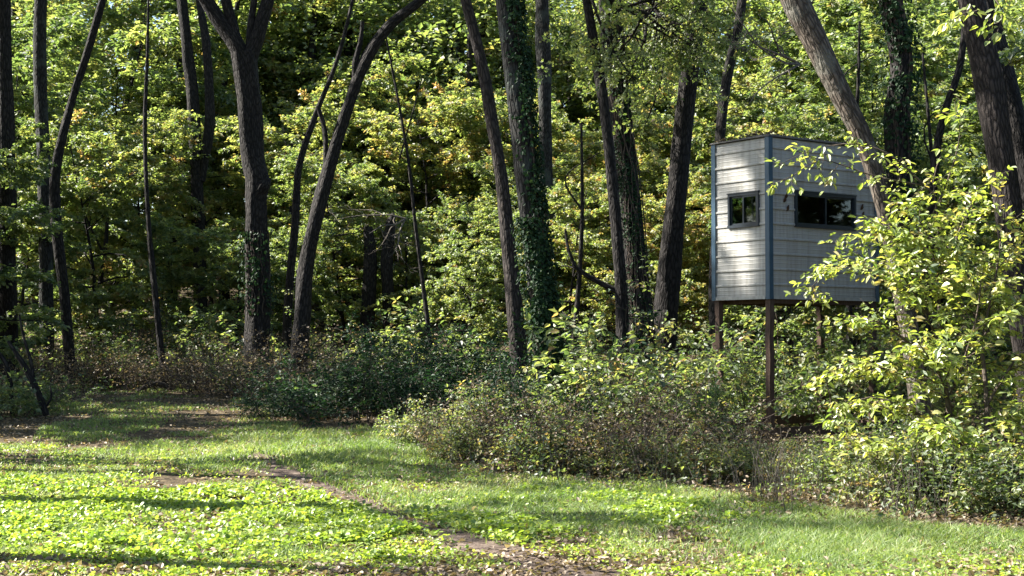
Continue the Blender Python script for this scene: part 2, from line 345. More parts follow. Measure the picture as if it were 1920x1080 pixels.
# ------------------------------------------------------------------ plant growth
def grow(seed, p0, d0, L0, r0, levels, leaf, branches=None):
    """branches recursively; returns (Geo wood, dict of leaf arrays)"""
    rng = np.random.default_rng(seed); wood = Geo(); LP, LA, LN, LT = [], [], [], []
    def branch(p, d, L, r, lv):
        q = levels[lv]; n = q.get('seg', 4); pts = [np.append(p, r)]; d = d / np.linalg.norm(d); ds = []
        for k in range(n):
            d = d + rng.normal(0, q.get('wob', .12), 3); d[2] += q.get('trop', 0); d = d / np.linalg.norm(d)
            p = p + d * L / n; pts.append(np.append(p, max(.0025, r * (1 - (k + 1) / n * q.get('taper', .75))))); ds.append(d)
        pts = np.array(pts)
        if q.get('sides', 3): tube(wood, pts, q.get('sides', 3))
        finish(pts, L, lv)
    def finish(pts, L, lv):
        q = levels[lv]; n = len(pts) - 1
        if lv + 1 < len(levels):
            c = levels[lv + 1]; m = max(1, int(round(c['n'] * rng.uniform(.8, 1.2)))); ph = rng.uniform(0, 6.28)
            for k in range(m):
                t = c.get('t0', .25) + (c.get('t1', 1.0) - c.get('t0', .25)) * (k + rng.uniform(.1, .9)) / m
                x = min(t * n, n - 1e-3); a = int(x); f = x - a
                b = pts[a] * (1 - f) + pts[a + 1] * f; dd = nrm(pts[a + 1, :3] - pts[a, :3])
                ph += 2.4 + rng.normal(0, .35)
                u = np.cross(dd, (0, 0, 1.)) if abs(dd[2]) < .95 else np.array((1., 0, 0)); u = nrm(u); w = np.cross(u, dd)
                if c.get('flat'): s = (1 if k % 2 else -1); lat = u * s + w * rng.normal(0, .28)
                else: lat = u * math.cos(ph) + w * math.sin(ph)
                an = math.radians(rng.uniform(*c['ang'])); cd = dd * math.cos(an) + nrm(lat) * math.sin(an)
                ln = rng.uniform(*c['len']) * (1 - c.get('short', .4) * t)
                branch(b[:3], cd, ln, min(b[3] * .7, c.get('r', .02)), lv + 1)
        if q.get('leaf'):
            m = max(2, int(L * q['leaf'])); t = np.sort(rng.uniform(.12, 1.03, m)) * n; a = np.minimum(t.astype(int), n - 1); f = (t - a)[:, None]
            b = pts[a, :3] * (1 - f) + pts[a + 1, :3] * f; dd = nrm(pts[a + 1, :3] - pts[a, :3])
            u = nrm(np.cross(dd, np.array((0, 0, 1.)) + rng.normal(0, .05, 3))); s = np.where(np.arange(m) % 2, 1., -1.)[:, None]
            ax = dd * rng.uniform(.2, .9, (m, 1)) + u * s * rng.uniform(.5, 1.0, (m, 1)) + rng.normal(0, leaf.get('jit', .3), (m, 3)); ax[:, 2] -= leaf.get('droop', .25)
            nn = np.array((0, 0, 1.)) + rng.normal(0, leaf.get('tilt', .45), (m, 3))
            LP.append(b + u * s * .01 + rng.normal(0, leaf.get('scat', .02), (m, 3))); LA.append(ax); LN.append(nn)
            LT.append(np.clip(rng.normal(rng.normal(leaf['tone'], leaf.get('tc', .1)), .1, m), 0, 1))
    if branches is not None:
        for b in branches:
            pts = spline(b, .12) if len(b) > 2 else np.asarray(b, float)
            tube(wood, pts, 7); finish(pts, float(np.linalg.norm(np.diff(pts[:, :3], axis=0), axis=1).sum()), 0)
    else:
        branch(np.asarray(p0, float), np.asarray(d0, float), L0, r0, 0)
    return wood, tuple(np.concatenate(a) for a in (LP, LA, LN, LT)), rng

def leaves_geo(lv, rng, size, asp=.55, shape='kite', sub=None):
    g = Geo(); p, a, n, t = lv; L = rng.uniform(.65, 1.15, len(p)) * size
    add_leaves(g, p, a, n, L, L * asp * rng.uniform(.85, 1.15, len(p)), t, shape); return g

def merge(jobs):
    """several grown stems into one wood Geo and one leaf tuple"""
    w = Geo(); ls = []
    for wood, lv in jobs:
        for v, f, b in zip(wood.v, wood.f, wood.b): pass
        off = w.n
        for v in wood.v: w.v.append(v)
        for f in wood.f: w.f.append(f + off)
        w.t += wood.t; w.b += wood.b; w.m += wood.m; w.n += wood.n; ls.append(lv)
    return w, tuple(np.concatenate([l[k] for l in ls]) for k in range(4))

# overstory crowns (origin at the top of a trunk)
CROWN = []
for s in range(4):
    lv = [dict(seg=5, wob=.12, trop=.05, sides=7, taper=.7),
          dict(n=8, t0=.05, ang=(35, 75), len=(3.0, 4.6), seg=5, wob=.14, trop=.05, sides=5, r=.07, short=.35),
          dict(n=7, t0=.25, ang=(30, 65), len=(1.3, 2.2), seg=4, wob=.16, sides=3, r=.03, flat=True, short=.3),
          dict(n=6, t0=.15, ang=(30, 60), len=(.5, 1.0), seg=3, wob=.18, trop=-.03, sides=3, r=.01, flat=True, leaf=24)]
    w, l, r = grow(100 + s, (0, 0, 0), (0, 0, 1), 4.5, .14, lv, dict(tone=.5, tilt=.5, droop=.2))
    CROWN.append((w.mesh('limbs', B_DARK, True), leaves_geo(l, r, .15, .6).mesh('crown', M_LEAF)))

# understory trees, leafy from near the ground up
UNDER = []
for s in range(5):
    lv = [dict(seg=7, wob=.07, trop=.03, sides=7, taper=.85),
          dict(n=20 + s, t0=.12, ang=(55, 90), len=(1.7, 2.7), seg=4, wob=.14, trop=.02, sides=4, r=.028, short=.55),
          dict(n=7, t0=.15, ang=(35, 65), len=(.7, 1.2), seg=3, wob=.15, sides=3, r=.01, flat=True, short=.35),
          dict(n=3, t0=.15, ang=(30, 60), len=(.35, .6), seg=2, wob=.18, trop=-.04, sides=0, r=.005, flat=True, leaf=125)]
    lv[2]['leaf'] = 45
    w, l, r = grow(200 + s, (0, 0, 0), (.06 * (s - 2), 0, 1), 5.2, .06, lv, dict(tone=.52, tilt=.45, droop=.25, tc=.14, scat=.025))
    UNDER.append((w.mesh('trunk', B_DARK, True), leaves_geo(l, r, .108, .66).mesh('crown', M_LEAF)))

def multi(seed, n, spread, hgt, leaf, leafn, size, mat, shape, wmat, twigs=True, asp=.58, wood_r=.012):
    rr = np.random.default_rng(seed); jobs = []
    for k in range(n):
        a = rr.uniform(0, 6.28); o = np.array((math.cos(a), math.sin(a), 0)) * spread * math.sqrt(rr.random())
        d = np.array((o[0] * .5 / spread + rr.normal(0, .15), o[1] * .5 / spread + rr.normal(0, .15), 1.0))
        lv = [dict(seg=6, wob=.24, trop=-.05, sides=4, leaf=leafn * .2),
              dict(n=7, t0=.15, ang=(30, 75), len=(.3, .6), seg=3, wob=.2, trop=.01, sides=3, r=.006, short=.3, leaf=leafn),
              dict(n=3, t0=.2, ang=(30, 60), len=(.12, .28), seg=2, wob=.2, sides=3 if twigs else 0, r=.003, leaf=leafn)]
        w, l, _ = grow(seed * 31 + k, o, d, hgt * rr.uniform(.35, 1.3), wood_r, lv, dict(leaf, tone=leaf['tone'] + rr.normal(0, .1))); jobs.append((w, l))
    w, l = merge(jobs)
    if mat is None: return w.mesh('stems', wmat), None
    return w.mesh('stems', wmat), leaves_geo(l, rr, size, asp, shape).mesh('foliage', mat)

SHRUB = [multi(300 + s, 16, .8, 1.7, dict(tone=.5, tilt=.5, tc=.16), (20, 26, 34)[s], (.12, .09, .07)[s], M_LEAF, 'leaf', B_TWIG) for s in range(3)]
DARKB = [multi(320 + s, 26, .95, 1.5, dict(tone=.42, tilt=.6, tc=.12), 34, .085, M_BUSH, 'kite', B_TWIG, asp=.45) for s in range(2)]
DRYB = [multi(340 + s, 30, .9, .95, dict(tone=.5, tilt=.8, tc=.2), 8, .055, M_DRY, 'kite', B_TWIG) for s in range(2)]
WEED = [multi(360 + s, 22, .55, .6, dict(tone=.55, tilt=.6, tc=.18), 26, .07, M_LEAF, 'leaf', B_TWIG, wood_r=.005) for s in range(2)]

def place(name, proto, loc, s, rz, label, cat, group=None, bias=0.0, parts=('stems', 'foliage'), sz=1.0, tilt=(0, 0)):
    e = empty(name, loc, label, cat, group, rz); e.scale = (s, s, s * sz); e.rotation_euler[0], e.rotation_euler[1] = tilt
    for pn, me in zip(parts, proto):
        if me is None: continue
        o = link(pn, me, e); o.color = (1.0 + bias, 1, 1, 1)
        if pn in ('foliage', 'crown'): o['kind'] = 'stuff'
    return e

# ------------------------------------------------------------------ trees with trunks that can be told apart
def trunk_pts(pts, D, ext=3.0, lean_up=.5, ground=True, dd=0.0):
    """pixel polyline (px, py, width px) from the foot up, at distance D -> rows x,y,z,r"""
    rows = []
    for k, (px, py, w) in enumerate(pts):
        p = at(px, py, D + dd * k / max(1, len(pts) - 1)); rows.append((*p, w / 2 / FPX * D))
    if ground:
        x, y, z, r = rows[0]; g0 = float(gz(x, y))
        if z - g0 > .25:
            dx = (rows[0][0] - rows[1][0]) / max(.3, rows[1][2] - rows[0][2]) * (z - g0) * .7
            x += np.clip(dx, -.6, .6); rows.insert(0, (x, y, float(gz(x, y)) + .35, r * 1.1))
        rows.insert(0, (x, y, float(gz(x, y)) - .15, rows[0][3] * 1.45))
    if ext:
        a, b = np.array(rows[-2]), np.array(rows[-1]); d = nrm((b - a)[:3]); r = b[3]
        for k in range(3):
            d = nrm(d + np.array((0, 0, lean_up * .4))); p = np.array(rows[-1][:3]) + d * ext / 3
            rows.append((*p, r * (1 - .13 * (k + 1))))
    return np.array(rows)

SEED = [900]
def tree(name, label, pts, D, bark, ext=3.0, limbs=(), crown=None, cs=1.0, bias=0.0, sides=18, rough=.16, dd=0.0, group=None, step=.16):
    SEED[0] += 1; sd = SEED[0]
    rows = trunk_pts(pts, D, ext, dd=dd); base = rows[0, :3] + np.array((0, 0, .15))
    e = empty(name, base, label, 'tree', group); off = np.append(base, 0)
    g = Geo(); tube(g, spline(rows - off, step), sides, rough, sd); link('trunk', g.mesh('trunk', bark, True), e)
    ends = [rows[-1]]
    for L in limbs:
        lp, lext = L
        lr = trunk_pts(lp, D + dd, lext, ground=False)
        g = Geo(); tube(g, spline(lr - off, step), 12, rough, sd + 7); link('limb', g.mesh('limb', bark, True), e)
        if lext: ends.append(lr[-1])
    if crown is not None:
        for k, en in enumerate(ends):
            li, cr = CROWN[(crown + k) % len(CROWN)]; rz = (sd * 1.7 + k * 2.1) % 6.28
            for nm_, me in (('limbs', li), ('crown', cr)):
                o = link(nm_, me, e, en[:3] - base - np.array((0, 0, .25))); o.rotation_euler[2] = rz
                o.scale = (cs,) * 3; o.color = (1 + bias, 1, 1, 1)
                if nm_ == 'crown': o['kind'] = 'stuff'
    return e, rows

tree('shaded_tree', 'dark shaded trunk cut by the left edge of the photo', [(14, 600, 34), (12, 300, 32), (6, 0, 28)], 31, B_DARK, 4, crown=0)
tree('straight_tree', 'tall pale-sided straight trunk near left edge, behind the leaning stem', [(88, 690, 26), (86, 560, 26), (84, 350, 25), (76, 150, 23), (76, 0, 21)], 35, B_GREY, 3, crown=1)
tree('leaning_stem_tree', 'slender trunk near left edge bending up to the right over clearing', [(132, 705, 24), (122, 560, 22), (104, 400, 21), (108, 300, 18), (132, 200, 15), (160, 110, 14), (190, 10, 13)], 33, B_DARK, 4, crown=2, cs=.7)
tree('thin_sapling', 'thin bare-stemmed sapling between left trunks and the big forked tree', [(303, 668, 13), (290, 540, 12), (278, 400, 10), (272, 250, 8), (276, 110, 6)], 32, B_DARK, 1.5, sides=10)
tree('twin_stem_tree', 'dark twin-stemmed tree half hidden in leaves left of the forked tree', [(372, 420, 24), (368, 330, 26), (362, 200, 24), (352, 100, 20), (340, 0, 18)], 44, B_DARK, 3,
     limbs=[([(376, 340, 18), (392, 230, 19), (388, 100, 17), (374, 0, 14)], 2)], crown=3, dd=0)
e5, r5 = tree('forked_tree', 'big dark trunk with knob, forking high up left of centre', [(482, 645, 50), (484, 520, 44), (481, 420, 44), (480, 372, 46), (483, 338, 50), (473, 290, 42), (467, 200, 42), (460, 140, 44), (456, 100, 48)], 33, B_DARK, 0,
     limbs=[([(455, 112, 34), (440, 78, 32), (410, 36, 27), (385, -5, 24)], 3), ([(452, 108, 22), (438, 55, 20), (424, 0, 18)], 3), ([(464, 115, 32), (482, 70, 27), (494, 30, 24), (506, -10, 22)], 3), ([(466, 100, 14), (470, 50, 13), (478, -5, 11)], 2)], sides=24, crown=None)
g = Geo(); kn = at(497, 346, 32.9)
tube(g, spline([(*(at(478, 372, 32.95) - np.array(e5.location)), .16), (*(kn - np.array(e5.location) + (-.04, 0, -.02)), .2), (*(kn - np.array(e5.location) + (.05, -.02, .1)), .11), (*(kn - np.array(e5.location) + (.03, 0, .22)), .03)], .05), 12, .2, 4)
link('knob', g.mesh('knob', B_DARK, True), e5)
for k, (px, py) in enumerate(((385, -70), (506, -80))):
    for nm_, me in zip(('limbs', 'crown'), CROWN[k]):
        o = link(nm_, me, e5, at(px, py, 33) + np.array((0, 0, 1.5)) - np.array(e5.location)); o.rotation_euler[2] = k * 2 + 1
        if nm_ == 'crown': o['kind'] = 'stuff'
tree('arching_tree', 'dark slender tree arching up to the right beside the forked tree', [(566, 600, 30), (575, 500, 28), (598, 390, 27), (630, 275, 24), (660, 180, 22), (688, 110, 21), (730, 50, 18), (790, 0, 16)], 31, B_DARK, 3,
     limbs=[([(668, 160, 11), (666, 120, 11), (676, 80, 9), (680, 40, 7)], 0), ([(590, 420, 10), (608, 340, 10), (610, 250, 9), (596, 200, 8)], 0)], crown=1, cs=.8)
tree('slim_dark_tree', 'slim dark stem just left of the arching tree\'s foot', [(540, 600, 17), (545, 520, 16), (553, 430, 15), (560, 320, 13), (590, 220, 11), (622, 140, 9)], 34, B_DARK, 2, sides=10, crown=None)
for lab, pts in (('broken dark stump stem left one of a pair, right of the arching tree', [(690, 560, 26), (694, 480, 24), (690, 425, 18)]),
                 ('broken dark stump stem right one of a pair, right of the arching tree', [(728, 550, 20), (726, 480, 22), (733, 415, 17), (738, 400, 6)])):
    tree('broken_stem', lab, pts, 39, B_DARK, 0, sides=10, group='broken stems in the wood')
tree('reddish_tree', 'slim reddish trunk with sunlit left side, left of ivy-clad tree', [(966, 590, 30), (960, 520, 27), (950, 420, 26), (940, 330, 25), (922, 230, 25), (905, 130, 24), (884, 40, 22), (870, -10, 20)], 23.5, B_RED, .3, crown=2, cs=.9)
e10, r10 = tree('ivy_clad_tree', 'thick trunk wrapped in dark ivy at the middle of the photo', [(1032, 800, 47.0), (1026, 720, 42.0), (1014, 580, 42.0), (1000, 450, 42.0), (987, 340, 42.0), (973, 200, 41.2), (959, 80, 41.2), (949, 0, 40.3)], 20.5, B_GREY, 1.0, crown=3, sides=28, step=.1)
tree('background_tree', 'grey trunk right behind the ivy-clad tree', [(1026, 500, 26), (1024, 300, 25), (1020, 160, 25), (1016, 0, 24)], 40, B_GREY, 3, crown=0)
e12, r12 = tree('slim_grey_tree', 'slim trunk hugging the left side of the vine-speckled tree', [(1168, 640, 24), (1166, 560, 24), (1156, 430, 22), (1144, 300, 22), (1130, 180, 20), (1114, 80, 18), (1100, 0, 17)], 25, B_DARK, .6,
     limbs=[([(1172, 552, 11), (1140, 538, 10), (1100, 516, 8), (1078, 500, 7), (1066, 470, 6), (1060, 430, 4)], 0)], crown=0, cs=.75)
e13, r13 = tree('vine_speckled_tree', 'thick dark trunk speckled with small vine leaves, left of the blind', [(1200, 640, 54), (1194, 560, 50), (1184, 420, 48), (1172, 300, 46), (1160, 190, 44), (1152, 100, 40), (1144, 0, 38)], 27, B_DARK, 4, crown=1, sides=24)
e14, r14 = tree('furrowed_tree', 'dark furrowed trunk leaning slightly right, nearest left of the blind', [(1248, 620, 44.2), (1254, 540, 40.5), (1264, 430, 38.6), (1276, 300, 36.8), (1288, 180, 35.0), (1302, 70, 33.1), (1312, 0, 31.3)], 28, B_DARK, 4, crown=2, sides=24)
tree('slender_tree', 'slender dark trunk rising behind the blind\'s left corner', [(1345, 420, 24), (1350, 270, 20), (1362, 160, 19), (1384, 50, 17), (1392, 0, 16)], 33, B_DARK, .8, crown=1, cs=.7)
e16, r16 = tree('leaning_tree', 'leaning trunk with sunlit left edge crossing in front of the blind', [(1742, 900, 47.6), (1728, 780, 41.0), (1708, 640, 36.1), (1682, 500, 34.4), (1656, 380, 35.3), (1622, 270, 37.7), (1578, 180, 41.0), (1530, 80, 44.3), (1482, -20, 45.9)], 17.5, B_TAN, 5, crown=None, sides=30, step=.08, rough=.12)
for k, (px_, py_, D_, sc_, pe) in enumerate(((1210, -60, 27, .55, e13), (1080, -40, 25, .5, e12), (1330, -70, 27, .6, e14))):
    for nm_, me in zip(('limbs', 'crown'), CROWN[(k + 1) % 4]):
        o = link(nm_, me, pe, at(px_, py_, D_) - np.array(pe.location)); o.scale = (sc_,) * 3; o.rotation_euler = (2.2, .2, k * 2.0); o.color = (1.12, 1, 1, 1)
        if nm_ == 'crown': o['kind'] = 'stuff'
for nm_, me in zip(('limbs', 'crown'), CROWN[0]):
    o = link(nm_, me, e16, r16[-1, :3] - np.array(e16.location) + np.array((0, 0, -.2))); o.rotation_euler[2] = 2
    if nm_ == 'crown': o['kind'] = 'stuff'
e17, r17 = tree('viny_dark_tree', 'dark vine-hung trunk behind the leaning tree, right of the blind', [(1690, 520, 51.0), (1690, 350, 49.3), (1684, 220, 47.6), (1692, 110, 45.9), (1672, 0, 44.2)], 25, B_DARK, 4, crown=3)
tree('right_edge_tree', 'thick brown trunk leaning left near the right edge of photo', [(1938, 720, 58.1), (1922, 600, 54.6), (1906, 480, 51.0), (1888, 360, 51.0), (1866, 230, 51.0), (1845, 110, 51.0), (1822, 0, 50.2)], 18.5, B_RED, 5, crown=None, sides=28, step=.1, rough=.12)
tree('shaded_edge_tree', 'dark trunk in shade just behind the right-edge tree', [(1950, 520, 44), (1925, 340, 40), (1895, 180, 38), (1862, 60, 36), (1850, 0, 34)], 24, B_DARK, 4, crown=2)
tree('slim_right_tree', 'slim dark stem between leaning tree and right-edge tree', [(1745, 480, 15), (1752, 330, 16), (1768, 220, 15), (1800, 120, 13), (1812, 0, 11)], 22, B_DARK, 2, sides=10)

# trees standing left of the frame: they throw the streaks of shade over the clearing; the tallest are added to shade the blind
for k, (x, y, h, w, c, s) in enumerate(((-9.5, 14.8, 8.8, .26, 0, .42), (-9.4, 18.1, 4.6, .15, 3, .42), (-9.2, 17.2, 7.4, .15, 0, .35), (-10.2, 14.7, 7.2, .2, 2, .45), (-9.2, 18.4, 8.6, .15, 1, .65), (-11.5, 19.2, 7.5, .15, 3, .5), (-13, 26.0, 7.0, .3, 2, 1.0), (-15, 29.5, 7, .25, 3, .9), (-20, 31.5, 8, .3, 0, 1.0), (-8.6, 11.2, 6.2, .2, 1, .25), (-24, 36, 8, .3, 2, 1.0), (-17, 24, 8, .3, 1, .9), (-13, 24.6, 15.4, .32, 3, 1.05), (-16.5, 25.3, 17.8, .34, 1, 1.1), (-19.5, 25.7, 20.2, .36, 2, 1.1))):
    e = empty('edge_tree', (x, y, float(gz(x, y))), 'unseen tree standing along the left side of the clearing', 'tree', 'trees left of the clearing')
    g = Geo(); tube(g, spline([(0, 0, -.1, w * 1.4), (.05, 0, .4, w), (.2, 0, h * .5, w * .85), (.1, 0, h, w * .6)], .2), 12, .15, k); link('trunk', g.mesh('trunk', B_DARK, True), e)
    for nm_, me in zip(('limbs', 'crown'), CROWN[c]):
        o = link(nm_, me, e, (.1, 0, h - .2)); o.scale = (s, s, s); o.rotation_euler[2] = k
        if nm_ == 'crown': o['kind'] = 'stuff'

stems = ((800, 590, 722, 60, 30, 7, 'thin hanging vine-like stem left of the reddish tree'), (1080, 600, 1090, 230, 34, 9, 'thin stem between the ivy-clad and slim grey trunks'),
         (1590, 420, 1612, 40, 26, 9, 'thin stem above the blind, right of the leaning trunk'), (1770, 600, 1730, 100, 24, 9, 'thin stem in leaves right of the vine-hung dark trunk'), (170, 640, 205, 330, 40, 10, 'thin stem right of the left pair of trunks'))
for (xa, ya, xb, yb, D_, w_, lab) in stems:
    q = random.Random(xa); xm = lambda t: xa + (xb - xa) * t + q.uniform(-9, 9)
    tree('sapling_stem', lab, [(xa, ya, w_ * 1.3), (xm(.3), ya + (yb - ya) * .3, w_), (xm(.6), ya + (yb - ya) * .6, w_ * .8), (xb, yb, w_ * .5)], D_, B_DARK, 0, sides=7, rough=.08, group='thin stems in the wood', step=.2,
         limbs=[([(xm(.55), ya + (yb - ya) * .55, w_ * .5), (xm(.6) + q.choice((-22, 22)), ya + (yb - ya) * .72, w_ * .35), (xm(.65) + q.choice((-40, 40)), ya + (yb - ya) * .85, w_ * .2)], 0)])

# ivy and vine leaves that grow on trunks
def vine(e, rows, seed, n, face, zr, size, mat, shape, spread=.9, proud=(.0, .12), name='ivy'):
    rr = np.random.default_rng(seed); sp = spline(rows, .1); z0, z1 = zr
    sp = sp[(sp[:, 2] > z0) & (sp[:, 2] < z1)]
    a = np.array((rr.normal(face, spread, n))); kf = rr.uniform(0, len(sp) - 1.01, n); k = kf.astype(int); fr_ = (kf - k)[:, None]; spk = sp[k] * (1 - fr_) + sp[k + 1] * fr_
    dens = vnoise(a * 1.2 + 20, spk[:, 2] * 1.3, .6, seed); keep = dens > rr.uniform(.2, .65, n); a, spk = a[keep], spk[keep]; n = len(a)
    out = np.stack((np.cos(a), np.sin(a), np.zeros(n)), -1)
    p = spk[:, :3] + out * (spk[:, 3] * rr.uniform(.97, 1.06, n) + rr.uniform(*proud, n) ** 1.3)[:, None] - np.array(e.location)
    ax = np.stack((-np.sin(a) * rr.normal(0, .7, n), np.cos(a) * rr.normal(0, .7, n), -rr.uniform(.2, 1, n)), -1) + out * .35
    g = Geo(); L = rr.uniform(.6, 1.2, n) * size
    add_leaves(g, p, ax, out + rr.normal(0, .45, (n, 3)) + np.array((0, 0, .3)), L, L * .8, np.clip(rr.normal(.45, .2, n), 0, 1), shape)
    for q in range(9):
        aa = face + rr.normal(0, spread * .7) + np.cumsum(rr.normal(0, .07, len(sp)))
        c = sp[:, :3] + np.stack((np.cos(aa), np.sin(aa), 0 * aa), -1) * (sp[:, 3] * 1.04)[:, None] - np.array(e.location)
        tube(g, np.column_stack((c, np.full(len(c), .012))), 5, mat=1)
    tag(link(name, g.mesh(name, [mat, B_TWIG]), e), None, None, kind='stuff')
vine(e10, r10, 5, 9000, -.35, (.2, 7.2), .06, M_IVY, 'leaf', .6, (0, .18))
vine(e10, r10, 6, 5200, -1.6, (.2, 3.4), .06, M_IVY, 'leaf', .9, (0, .22))
vine(e13, r13, 7, 5200, -1.57, (.6, 9), .05, M_IVY, 'leaf', .8, (0, .04), 'vine')
vine(e17, r17, 8, 3000, -1.57, (1, 9), .085, M_IVY, 'leaf', .9, (0, .3), 'vine')
vine(e5, r5, 9, 700, -1.57, (2.2, 4.2), .09, M_IVY, 'leaf', .9, (0, .3), 'ivy')

# crooked sapling by the left edge
e, _ = tree('crooked_sapling', 'crooked dark sapling with forked stem in the bush at left edge', [(92, 815, 13), (84, 770, 13), (70, 735, 13), (56, 705, 12), (34, 668, 9), (15, 640, 6)], 24.5, B_DARK, 0,
     limbs=[([(64, 722, 8), (58, 680, 7), (44, 630, 5), (36, 590, 4)], 0), ([(82, 768, 5), (96, 745, 4), (94, 725, 3)], 0)], sides=10, rough=.1, step=.06)
tree('thin_crooked_stem', 'thin dark stem left of the crooked sapling at left edge', [(22, 770, 9), (20, 720, 9), (10, 680, 8), (-8, 655, 7)], 25, B_DARK, 0, sides=8, step=.08)

# ------------------------------------------------------------------ understory trees
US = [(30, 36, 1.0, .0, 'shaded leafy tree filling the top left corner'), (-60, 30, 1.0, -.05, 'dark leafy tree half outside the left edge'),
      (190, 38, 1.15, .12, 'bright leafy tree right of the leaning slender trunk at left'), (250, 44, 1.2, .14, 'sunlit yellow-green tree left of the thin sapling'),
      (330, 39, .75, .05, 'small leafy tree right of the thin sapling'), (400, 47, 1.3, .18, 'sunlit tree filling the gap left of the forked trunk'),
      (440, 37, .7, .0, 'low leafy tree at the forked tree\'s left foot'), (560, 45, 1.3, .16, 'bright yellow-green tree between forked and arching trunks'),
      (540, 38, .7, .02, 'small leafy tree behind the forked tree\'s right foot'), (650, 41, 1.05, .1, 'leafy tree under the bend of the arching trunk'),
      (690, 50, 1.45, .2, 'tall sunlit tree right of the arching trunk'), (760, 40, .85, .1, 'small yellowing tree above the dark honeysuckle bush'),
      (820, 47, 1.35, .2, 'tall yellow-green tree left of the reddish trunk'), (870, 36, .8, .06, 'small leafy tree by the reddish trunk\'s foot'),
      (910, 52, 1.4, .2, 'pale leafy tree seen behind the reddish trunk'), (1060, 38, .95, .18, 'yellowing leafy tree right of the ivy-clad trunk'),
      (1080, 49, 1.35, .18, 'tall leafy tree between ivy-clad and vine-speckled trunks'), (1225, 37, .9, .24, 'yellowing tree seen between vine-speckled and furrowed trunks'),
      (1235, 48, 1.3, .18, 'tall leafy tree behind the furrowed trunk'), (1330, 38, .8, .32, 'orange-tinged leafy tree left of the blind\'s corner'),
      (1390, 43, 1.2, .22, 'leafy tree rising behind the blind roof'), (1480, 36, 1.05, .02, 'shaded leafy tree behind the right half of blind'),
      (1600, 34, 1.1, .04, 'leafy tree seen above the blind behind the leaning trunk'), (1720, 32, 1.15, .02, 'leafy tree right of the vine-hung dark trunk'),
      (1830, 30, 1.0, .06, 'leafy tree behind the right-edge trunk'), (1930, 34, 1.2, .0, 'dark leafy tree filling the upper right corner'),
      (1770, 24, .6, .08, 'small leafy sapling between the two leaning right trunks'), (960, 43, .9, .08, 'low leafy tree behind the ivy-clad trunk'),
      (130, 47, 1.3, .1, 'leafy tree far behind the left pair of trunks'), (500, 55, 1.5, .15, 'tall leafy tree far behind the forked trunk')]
US += [(70, 46, 1.9, -.02, 'tall dark-leaved tree behind the straight pale-sided trunk'), (210, 50, 2.1, .04, 'tall tree at the back, left of the thin bare sapling'), (420, 56, 2.2, .05, 'tallest tree behind the forked trunk\'s left limb'), (560, 60, 2.3, .1, 'tall tree far behind the gap right of the forked trunk'),
       (720, 58, 2.3, .12, 'tall tree far behind the top of the arching trunk'), (860, 56, 2.2, .12, 'tall tree far behind the reddish trunk\'s top'), (1050, 54, 2.1, .1, 'tall tree far behind the grey background trunk'), (1180, 56, 2.2, .1, 'tall tree far behind the vine-speckled trunk'), (1340, 52, 2.1, .06, 'tall tree far behind the slender trunk at the blind'),
       (1500, 50, 2.0, .03, 'tall tree far behind the leaning trunk\'s top'), (1760, 46, 1.9, .02, 'tall tree far behind the slim right stem'), (1880, 44, 1.8, .0, 'tall tree far behind the right-edge trunk'),
       (-20, 40, 1.7, -.05, 'tall dark tree behind the trunk at the left edge')]
US += [(1290, 45, 1.5, .2, 'tall yellowing tree behind the furrowed trunk and the blind'), (1130, 43, 1.25, .2, 'tall tree behind the slim grey trunk'), (990, 47, 1.4, .16, 'tall tree whose crown fills the gap right of the ivy-clad trunk'), (1450, 40, 1.35, .08, 'tall tree behind the blind, left of the leaning trunk'),
       (760, 55, 1.7, .16, 'tall pale tree behind the small yellowing tree'), (620, 52, 1.6, .12, 'tall tree behind the bend of the arching trunk'), (1650, 42, 1.5, .06, 'tall tree behind the leaning and vine-hung trunks'), (300, 52, 1.6, .1, 'tall tree behind the thin bare sapling')]
US += [(x_ / y_ * FPX + 960, y_, s_, -.05, 'unseen leafy tree just beyond the left edge of the clearing') for x_, y_, s_ in ((-14.6, 28.4, 1.35), (-13.6, 24.8, 1.3), (-16.5, 31.4, 1.4))]  # out of frame, added for shade over the back left of the clearing
US += [(x_ / y_ * FPX + 960, y_, s_, 0.0, 'unseen leafy tree beyond the right edge of the clearing') for x_, y_, s_ in ((9.5, 18.5, 1.2), (11.5, 22.5, 1.3), (10.5, 14.5, 1.2), (13.5, 18.0, 1.4), (13, 26, 1.2), (9.8, 20.8, 1.1), (11.5, 16.5, 1.3), (8.5, 8, 1.1), (6.5, 1, 1.2))]  # out of frame, added to darken the blind's right wall and window reflections
rr = random.Random(5)
for k, (px, D, s, b, lab) in enumerate(US):
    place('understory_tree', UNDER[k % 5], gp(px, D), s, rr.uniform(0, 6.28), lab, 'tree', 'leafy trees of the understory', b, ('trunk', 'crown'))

# ------------------------------------------------------------------ the wood farther up the slope
def clump_mass(seed, spots, per, size, tone):
    r = np.random.default_rng(seed); g = Geo()
    for (x, y, z, rx, rz) in spots:
        nb = max(3, int(per * rx * rz)); u = r.normal(0, 1, (nb, 3)); u = nrm(u) * r.uniform(.35, 1, (nb, 1)) ** .5
        c = np.array((x, y, z)) + u * np.array((rx, rx, rz)); m = 21
        tn = np.clip(r.normal(tone, .17, nb), 0, 1)
        p = (c[:, None] + r.normal(0, 1, (nb, m, 3)) * np.array((.42, .42, .13))).reshape(-1, 3)
        ax = r.normal(0, 1, (nb * m, 3)) * np.array((1, 1, .4)); nn = np.array((0, 0, 1.)) + r.normal(0, .5, (nb * m, 3))
        L = r.uniform(.7, 1.2, nb * m) * size
        add_leaves(g, p, ax, nn, L, L * .65, np.clip(np.repeat(tn, m) + r.normal(0, .06, nb * m), 0, 1), 'kite')
    return g
r = np.random.default_rng(77); spots = []; trunks = Geo()
